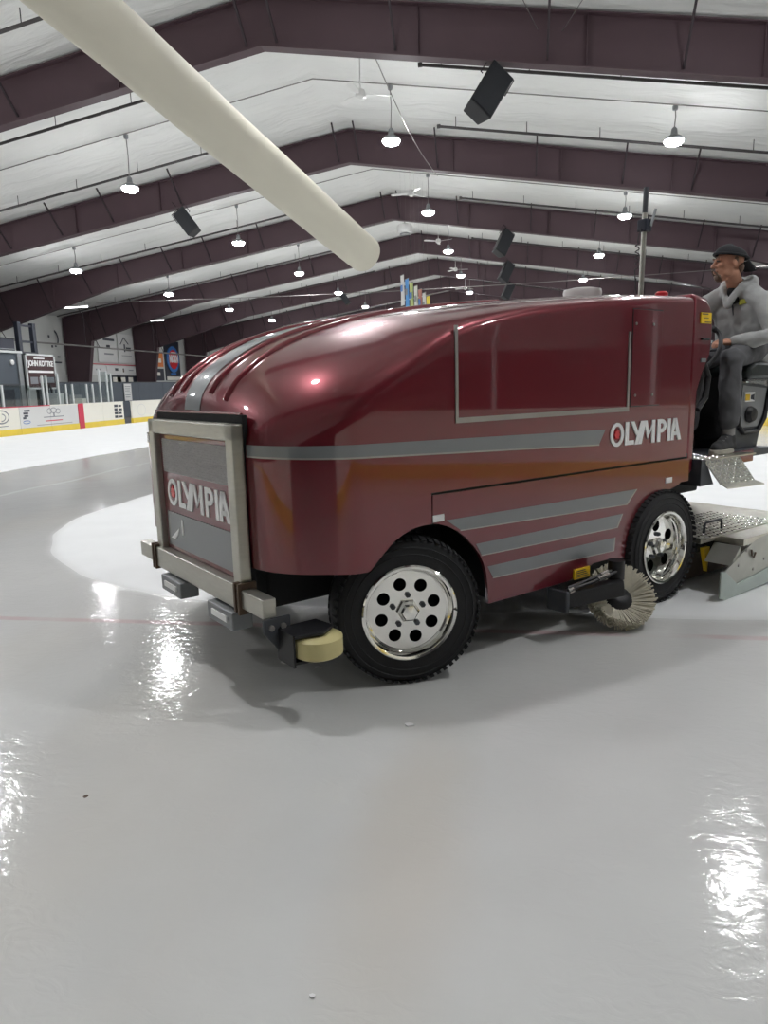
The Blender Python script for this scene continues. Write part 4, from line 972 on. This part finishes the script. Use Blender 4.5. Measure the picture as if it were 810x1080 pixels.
# roof fittings: vent cap, beacon, mast
MB().lathe([(.11, .0), (.13, .01), (.135, .06), (.13, .08), (.09, .088), (.001, .09)], (2.24, .72, 2.055), n=32).build('white_vent_cap', 'fan', V)
MB().lathe([(.035, .0), (.042, .01), (.042, .035), (.03, .046), (.001, .048)], (2.44, .22, 2.03), n=20).build('red_beacon', 'red', V)
MB().tube([(2.32, .30, 2.0), (2.335, .30, 2.58)], .017, 10).build('mast', 'steel', V)
MB().tube([(2.335, .30, 2.58), (2.342, .30, 2.74)], .017, 10).build('mast_tip', 'dkgrey', V)
MB().box(2.30, 2.37, .265, .335, 2.46, 2.54).build('mast_clamp', 'navy', V, ang=0, bevel=.01)
MB().tube([(2.345, .26, 2.49), (2.38, .25, 2.60)], .01, 6).build('clamp_lever', 'grey', V)
coil = [(2.265+.012*math.cos(t*1.0), .30+.012*math.sin(t*1.0), 2.38-.006*t) for t in [i*.7 for i in range(40)]]
MB().tube([(2.30, .30, 2.48), (2.265, .30, 2.40)]+coil+[(2.27, .30, 2.06)], .004, 4).build('coiled_cable', 'black', V)

# conditioner (sled) at the rear ----------------------------------------------
MB().box(2.62, 3.95, -.05, 2.15, .345, .385).build('conditioner_top', 'tread', V, ang=0, bevel=.004)
ct = MB().box(2.60, 3.95, -.10, 2.2, .385, .392).build('conditioner_tread_plate', 'tread', V, ang=0)
tread_lugs(ct, (2.62, -.10, .394), (1.0, 0, 0), (0, .55, 0), 20, 10)
MB().tube([(2.78, .02, .392), (2.785, .02, .455), (2.80, .02, .465), (3.0, .02, .465), (3.015, .02, .455), (3.02, .02, .392)], .009, 8).build('lift_handle', 'dkgrey', V)
MB().box(2.66, 3.95, .0, 2.1, .27, .345).build('conditioner_beam', 'matteblack', V, ang=0)
MB().box(2.70, 3.6, .10, 2.0, .04, .30).build('conditioner_body', 'brown', V, ang=0)
MB().prism([(2.70, .30), (2.78, .30), (2.76, .12)], lambda a, b, d: Vector((a, d, b)), -.03, .0).build('yellow_guard', 'yellow', V, ang=0)
pl = MB().prism([(2.56, .19), (2.72, .26), (2.88, .33), (3.02, .37), (3.95, .40), (3.95, .20), (2.72, .07)], lambda a, b, d: Vector((a, d, b)), -.262, -.250).build('end_plate', 'plate', V, ang=0)
MB().prism([(2.50, .21), (2.56, .20), (2.72, .085), (3.95, .20), (3.95, .03), (2.58, .0), (2.50, .02)], lambda a, b, d: Vector((a, d, b)), -.275, -.262).build('end_runner', 'poly', V, ang=0, bevel=.004)
for x, z in ((2.74, .21), (2.95, .24), (2.95, .15), (2.84, .30), (3.1, .2)): MB().lathe([(.010, -.006), (.010, .0)], (x, -.262, z), 'y', 8).build('bolt', 'trim', pl)
MB().tube([(2.90, -.268, .30), (2.90, -.272, .26), (2.93, -.272, .24), (2.96, -.268, .27)], .006, 6).build('hook', 'brown', pl)
MB().prism([(2.66, .22), (2.78, .34), (2.78, .20)], lambda a, b, d: Vector((a, d, b)), -.25, -.06).build('end_gusset', 'plate', V, ang=0)
MB().box(2.80, 3.95, -.26, -.05, .34, .385).build('end_shelf', 'tread', V, ang=0)
for y in (.7, 1.4): MB().tube([(3.0, y, .36), (2.9, y, .75)], .05, 10).build('lift_arm', 'dkgrey', V)

# ================================================================== DRIVER
P0 = Vector((3.50, .30, .97))
PD = tag(empty('person', VO + Matrix.Rotation(VA, 3, 'Z') @ P0, VA), 'person in grey hoodie, dark trousers and backwards black cap driving the machine', 'person')
def pv(x, y, z): return Vector((x, y, z)) - P0
class Blob(MB):
    def limb(s, pts, rs, n=16):
        pts = [Vector(p) for p in pts]; s.tube(pts, rs, n)
        for p, r in zip(pts, rs): s.ellipsoid(p, (r, r, r), nu=n, nv=10)
        return s
    def skin(s, name, m, parent, vox, smooth=6, fac=.5, ang=80, disp=0, dscale=9):
        o = bpy.data.objects.new('tmp', s.mesh('tmp', None, 0, fix=False)); COL.objects.link(o)
        a = o.modifiers.new('r', 'REMESH'); a.mode = 'VOXEL'; a.voxel_size = vox
        b = o.modifiers.new('s', 'SMOOTH'); b.iterations = smooth; b.factor = fac
        dg = bpy.context.evaluated_depsgraph_get(); dg.update()
        me = bpy.data.meshes.new_from_object(o.evaluated_get(dg)); bpy.data.objects.remove(o)
        me.name = name; me.materials.clear(); me.materials.append(M[m])
        if disp:
            for v, nr in zip(me.vertices, [q.vector.copy() for q in me.vertex_normals]):
                v.co += nr*disp*(noise.noise(v.co*dscale) + .5*noise.noise(v.co*dscale*2.3))
        me.shade_smooth()
        ob = bpy.data.objects.new(name, me); COL.objects.link(ob); ob.parent = parent; return ob
HC = pv(3.415, .295, 2.335)                       # head centre
hf = Vector((-.78, .62, 0)).normalized(); hu = Vector((0, 0, 1)); hl = hu.cross(hf).normalized()   # hl points to his left
HR = Matrix((hf, hl, hu)).transposed()            # columns: forward, left, up
HR = HR @ Matrix.Rotation(R(-4), 3, 'Y')
HS = 1.10
def H(a, b, c): return HC + HR @ Vector((a*HS, b*HS, c*HS))
neckb = pv(3.545, .29, 2.16)
SHL, ELL, WRL = pv(3.57, .085, 2.055), pv(3.50, -.05, 1.785), pv(3.345, .21, 1.755)
SHR, ELR, WRR = pv(3.51, .50, 2.07), pv(3.47, .62, 1.80), pv(3.26, .50, 1.79)
HIP, CH = pv(3.74, .285, 1.70), pv(3.62, .285, 1.97)
HPL, KNL, ANL = pv(3.70, .185, 1.695), pv(3.235, .135, 1.63), pv(3.225, .12, 1.055)
HPR, KNR, ANR = pv(3.70, .385, 1.695), pv(3.27, .43, 1.62), pv(3.24, .46, 1.02)
b = Blob()
# head
b.ellipsoid(H(-.012, 0, .035), (.098, .077, .084), HR, 20, 14)
b.ellipsoid(H(.022, 0, -.030), (.066, .060, .088), HR, 18, 12)
b.ellipsoid(H(.045, 0, -.088), (.040, .044, .034), HR, 14, 10)           # chin and jaw
for s in (-1, 1):
    b.ellipsoid(H(.008, .046*s, -.058), (.045, .014, .032), HR, 12, 8)   # jaw angle
    b.ellipsoid(H(.064, .036*s, -.012), (.022, .024, .018), HR, 12, 8)   # cheekbone
    b.ellipsoid(H(-.012, .077*s, -.002), (.017, .010, .030), HR @ Matrix.Rotation(R(12), 3, 'Y'), 12, 8)   # ear
    b.ellipsoid(H(.082, .030*s, .030), (.014, .026, .009), HR, 10, 8)    # brow
    b.ellipsoid(H(.094, .012*s, -.026), (.012, .010, .009), HR, 10, 8)   # nostril wing
b.limb([H(.086, 0, .022), H(.104, 0, -.014), H(.108, 0, -.024)], [.009, .011, .0125], 10)   # nose
b.ellipsoid(H(.086, 0, -.052), (.014, .026, .007), HR, 12, 8); b.ellipsoid(H(.084, 0, -.064), (.014, .022, .007), HR, 12, 8)   # lips
b.limb([H(-.030, 0, -.06), (H(-.03, 0, -.06)+neckb)/2, neckb], [.058, .058, .066])
b.limb([neckb, CH, HIP], [.06, .085, .09]); b.limb([SHL, neckb, SHR], [.045, .055, .045])
for sh, el, wr in ((SHL, ELL, WRL), (SHR, ELR, WRR)): b.limb([sh, el, wr], [.048, .040, .027])
for hp, kn, an in ((HPL, KNL, ANL), (HPR, KNR, ANR)):
    b.limb([HIP, hp, kn, an], [.10, .078, .052, .032]); b.limb([an, an+Vector((-.09, -.01, -.05))], [.030, .022])
def hand(wr, tip_dir, palm_n, side, curl=1.0):
    t = tip_dir.normalized(); n = (palm_n - t*palm_n.dot(t)).normalized(); w_ = t.cross(n)*side
    b.limb([wr, wr+t*.035], [.025, .026], 10)
    for q in (-.027, -.009, .009, .027): b.limb([wr+t*.02+w_*q*.7, wr+t*.085+w_*q], [.015, .013], 8)
    for q, l in ((-.029, .070), (-.010, .080), (.010, .076), (.028, .060)):
        p = wr+t*.088+w_*q; ang = R(28); pts = [p]
        for j, f in enumerate((.45, .32, .23)):
            p = p + (t*math.cos(ang)+n*math.sin(ang))*l*f; pts.append(p); ang += R(48)*curl
        b.limb(pts, [.0095, .009, .0085, .0075], 8)
    p = wr+t*.03-w_*.026
    b.limb([p, p-w_*.022+t*.025+n*.01, p-w_*.020+t*.052+n*.028, p-w_*.004+t*.068+n*.042], [.013, .0115, .010, .0085], 8)
hand(WRL, Vector((-.62, .30, .02)), Vector((.1, .3, -1)), 1)
hand(WRR, Vector((-.85, -.30, .05)), Vector((-.2, -.2, -1)), -1)
b.skin('body', 'skin', PD, .006, 3, .4)
# eyes, coloured dark to stand for the shade of the sockets
for s in (-1, 1):
    e = MB().ellipsoid(H(.080, .031*s, .012), (.0105, .0125, .0065), HR, 10, 8).build('shaded_eye', 'hair', PD)
    MB().ellipsoid(H(.0905, .031*s, .012), (.004, .006, .006), HR, 8, 6).build('iris', 'ink', e)
    MB().limb if False else None
    MB().tube([H(.094, .014*s, .031), H(.096, .030*s, .036), H(.086, .047*s, .031)], .0045, 6).build('eyebrow', 'hair', PD)
# short beard and moustache
bb = Blob(); bb.ellipsoid(H(.050, 0, -.090), (.040, .042, .033), HR, 14, 10)
bb.limb([H(.092, .022, -.060), H(.100, .010, -.043), H(.100, -.010, -.043), H(.092, -.022, -.060)], [.006, .008, .008, .006], 8)
for s in (-1, 1): bb.limb([H(.088, .026*s, -.060), H(.070, .034*s, -.085)], [.006, .009], 8)
bb.skin('beard', 'hair', PD, .005, 2, .4)
hs = Blob()
for s in (-1, 1): hs.ellipsoid(H(-.020, .073*s, .022), (.020, .008, .026), HR, 10, 8)
hs.ellipsoid(H(-.075, 0, -.02), (.03, .062, .045), HR, 14, 10); hs.skin('hair', 'hair', PD, .006, 2)
# cap worn backwards
cp = MB(); vs = []; fs = []; nu, nv = 32, 10
for i in range(nv+1):
    th = PI/2*i/nv
    for k in range(nu):
        a = 2*PI*k/nu; c_, s_ = math.cos(a), math.sin(a)
        vs.append(H(-.012+.112*math.cos(th)*c_, .090*math.cos(th)*s_, .046+.012*c_+.078*math.sin(th)))
for i in range(nv):
    for k in range(nu): fs.append((i*nu+k, i*nu+(k+1) % nu, (i+1)*nu+(k+1) % nu, (i+1)*nu+k))
cp.add(vs, fs); co = cp.build('cap', 'cap', PD, ang=60)
bd = MB().tube([H(-.012+.113*math.cos(2*PI*k/36), .091*math.sin(2*PI*k/36), .052+.012*math.cos(2*PI*k/36)) for k in range(37)], .010, 8).build('cap_band', 'cap', co)
bl = MB(); vs = []; fs = []
for i in range(9):
    y = -.075+.15*i/8; q = math.sqrt(max(0, 1-(y/.085)**2))
    for x_, z_ in ((-.075-.045*q, .040-.012), (-.105-.085*q, -.028), (-.105-.087*q, -.035), (-.073-.045*q, .034-.012)): vs.append(H(x_, y, z_))
for i in range(8):
    for j in range(4): fs.append((i*4+j, i*4+(j+1) % 4, (i+1)*4+(j+1) % 4, (i+1)*4+j))
bl.add(vs, fs+[(0, 1, 2, 3), (35, 34, 33, 32)]).build('cap_bill', 'cap', co)
MB().ellipsoid(H(-.012, 0, .126), (.010, .010, .006), HR, 8, 6).build('cap_button', 'cap', co)
# hoodie
h = Blob()
for y in (-.075, .0, .075): h.limb([CH+Vector((.0, y*1.15, .03)), (CH+HIP)/2+Vector((-.01, y, 0)), HIP+Vector((0, y, .0))], [.128, .138, .135], 16)
h.limb([SHL+Vector((0, .02, -.0)), (SHL+neckb)/2+Vector((.01, 0, .0)), neckb+Vector((.025, 0, -.02)), (SHR+neckb)/2+Vector((.01, 0, .0)), SHR+Vector((0, -.02, 0))], [.080, .085, .085, .085, .078])
h.limb([SHL, (SHL+ELL)/2, ELL, (ELL+WRL)/2, WRL+(ELL-WRL)*.10], [.080, .078, .074, .062, .048])
h.limb([SHR, (SHR+ELR)/2, ELR, (ELR+WRR)/2, WRR+(ELR-WRR)*.10], [.078, .074, .068, .058, .046])
# folded hood round the back of the neck
h.limb([neckb+Vector((-.055, -.075, .015)), neckb+Vector((.03, -.10, .045)), neckb+Vector((.105, -.06, .055)), neckb+Vector((.13, .01, .05)), neckb+Vector((.10, .07, .055)), neckb+Vector((.02, .10, .04)), neckb+Vector((-.06, .07, .01))], [.030, .042, .052, .056, .052, .042, .030], 12)
h.limb([neckb+Vector((-.055, -.075, .015)), neckb+Vector((-.105, -.025, -.075)), neckb+Vector((-.115, -.005, -.13))], [.026, .022, .018], 10)
h.limb([neckb+Vector((-.06, .07, .01)), neckb+Vector((-.105, .03, -.075)), neckb+Vector((-.115, .005, -.13))], [.026, .022, .018], 10)
h.limb([HIP+Vector((-.05, -.12, -.045)), HIP+Vector((-.09, 0, -.04)), HIP+Vector((-.05, .12, -.045))], [.09, .10, .09])
ho = h.skin('hoodie', 'hoodie', PD, .011, 4, .5, disp=.014, dscale=8)
sh = Blob(); sh.ellipsoid(neckb+Vector((-.045, .0, -.045)), (.062, .052, .072), None, 16, 12); sh.limb([neckb+Vector((0, 0, .025)), neckb+Vector((0, 0, -.05))], [.066, .075])
sh.skin('t_shirt', 'shirt', PD, .008, 3)
zp = []
for i in range(9):
    t = i/8; zp.append(CH.lerp(HIP, t) + Vector((-.150+.0*t, -.003, .10-.08*t)))
MB().tube(zp, .006, 6).build('zip', 'dkgrey', ho)
# chest print (raised on the left chest)
MB().prism([(-.045, -.02), (.045, -.008), (.045, .022), (-.04, .018)], lambda a, c, d: CH + Vector((-.127+d, -.095+a*-.8, .085+c)) + Vector((-a*-.35, 0, 0)), -.008, .012).build('chest_print', 'chestprint', ho, ang=0)
for wr, el in ((WRL, ELL), (WRR, ELR)):
    a = wr+(el-wr)*.06; c = wr+(el-wr)*.20; MB().tube([a, c], [.038, .047], 16).build('cuff', 'hoodie', ho)
# trousers
tr = Blob()
tr.limb([HIP+Vector((.01, -.06, -.01)), HIP+Vector((.01, .06, -.01))], [.125, .125])
for hp, kn, an in ((HPL, KNL, ANL), (HPR, KNR, ANR)):
    tr.limb([hp, hp.lerp(kn, .5)+Vector((0, 0, .01)), kn, kn.lerp(an, .35), an+Vector((.0, 0, .12))], [.108, .100, .082, .080, .074])
tr.skin('trousers', 'jeans', PD, .011, 4, .5, disp=.011, dscale=9)
# shoes
for an in (ANL, ANR):
    base = .936-P0.z if an is ANL else .938-P0.z
    f = Vector((-.985, -.12, 0)).normalized(); l = Vector((f.y*-1, f.x, 0)); c = Vector((an.x, an.y, base))
    s_ = Blob(); q = lambda a, d, e: c + f*a + l*d + Vector((0, 0, e))
    s_.limb([q(-.03, 0, .05), q(.06, 0, .05), q(.17, .0, .046), q(.215, .0, .040)], [.052, .058, .052, .042], 14)
    s_.limb([q(.0, 0, .06), q(-.005, 0, .108)], [.054, .054], 14); s_.limb([q(.02, 0, .10), q(.09, 0, .075)], [.046, .048], 14)
    so_ = s_.skin('shoe', 'shoe', PD, .007, 4)
    ol = []
    for i in range(28):
        a = 2*PI*i/28; ol.append((.095+.185*math.cos(a), .058*math.sin(a)*(1+.1*math.cos(a))))
    MB().prism(ol, lambda a, d, e: q(a, d, e), .0, .038).build('sole', 'sole', so_, ang=40, bevel=.006)
    for i in range(4): MB().tube([q(.06+.028*i, -.028, .122-.012*i), q(.075+.028*i, .028, .122-.012*i)], .004, 6).build('lace', 'sock', so_)
    MB().tube([Vector((an.x, an.y, base+.05)), Vector((an.x, an.y, an.z+.13))], [.047, .047], 14).build('sock', 'sock', PD)

# small bits lying on the ice
CH_ = [(-.46, 2.91, .022, 'small white ice chip just in front of the machine'), (-.49, 1.46, .010, 'small white ice chip at the bottom of the view'), (-1.25, 3.55, .028, 'ice chip under the front bumper, left of the guide roller'), (-1.05, 3.50, .022, 'ice chip under the front bumper, nearest the guide roller')]
for i, (x, y, r, l) in enumerate(CH_):
    rn = random.Random(20+i); ol = [(r*rn.uniform(.6, 1.1)*math.cos(2*PI*k/7), r*rn.uniform(.4, .8)*math.sin(2*PI*k/7)) for k in range(7)]
    o = MB().prism(ol, lambda a, c, d: Vector((a, c, d)), 0, .006).build('ice_chip', 'white', None, ang=0, loc=(x, y, .0)); tag(o, l, 'ice chip', 'ice chips')
o = MB().prism([(.008*math.cos(2*PI*k/9)*(1+.3*(k % 2)), .010*math.sin(2*PI*k/9)) for k in range(9)], lambda a, c, d: Vector((a, c, d)), 0, .002).build('dirt_speck', 'brown', None, ang=0, loc=(-1.59, 2.19, 0)); tag(o, 'small brown dirt speck on the ice at the left', 'dirt')
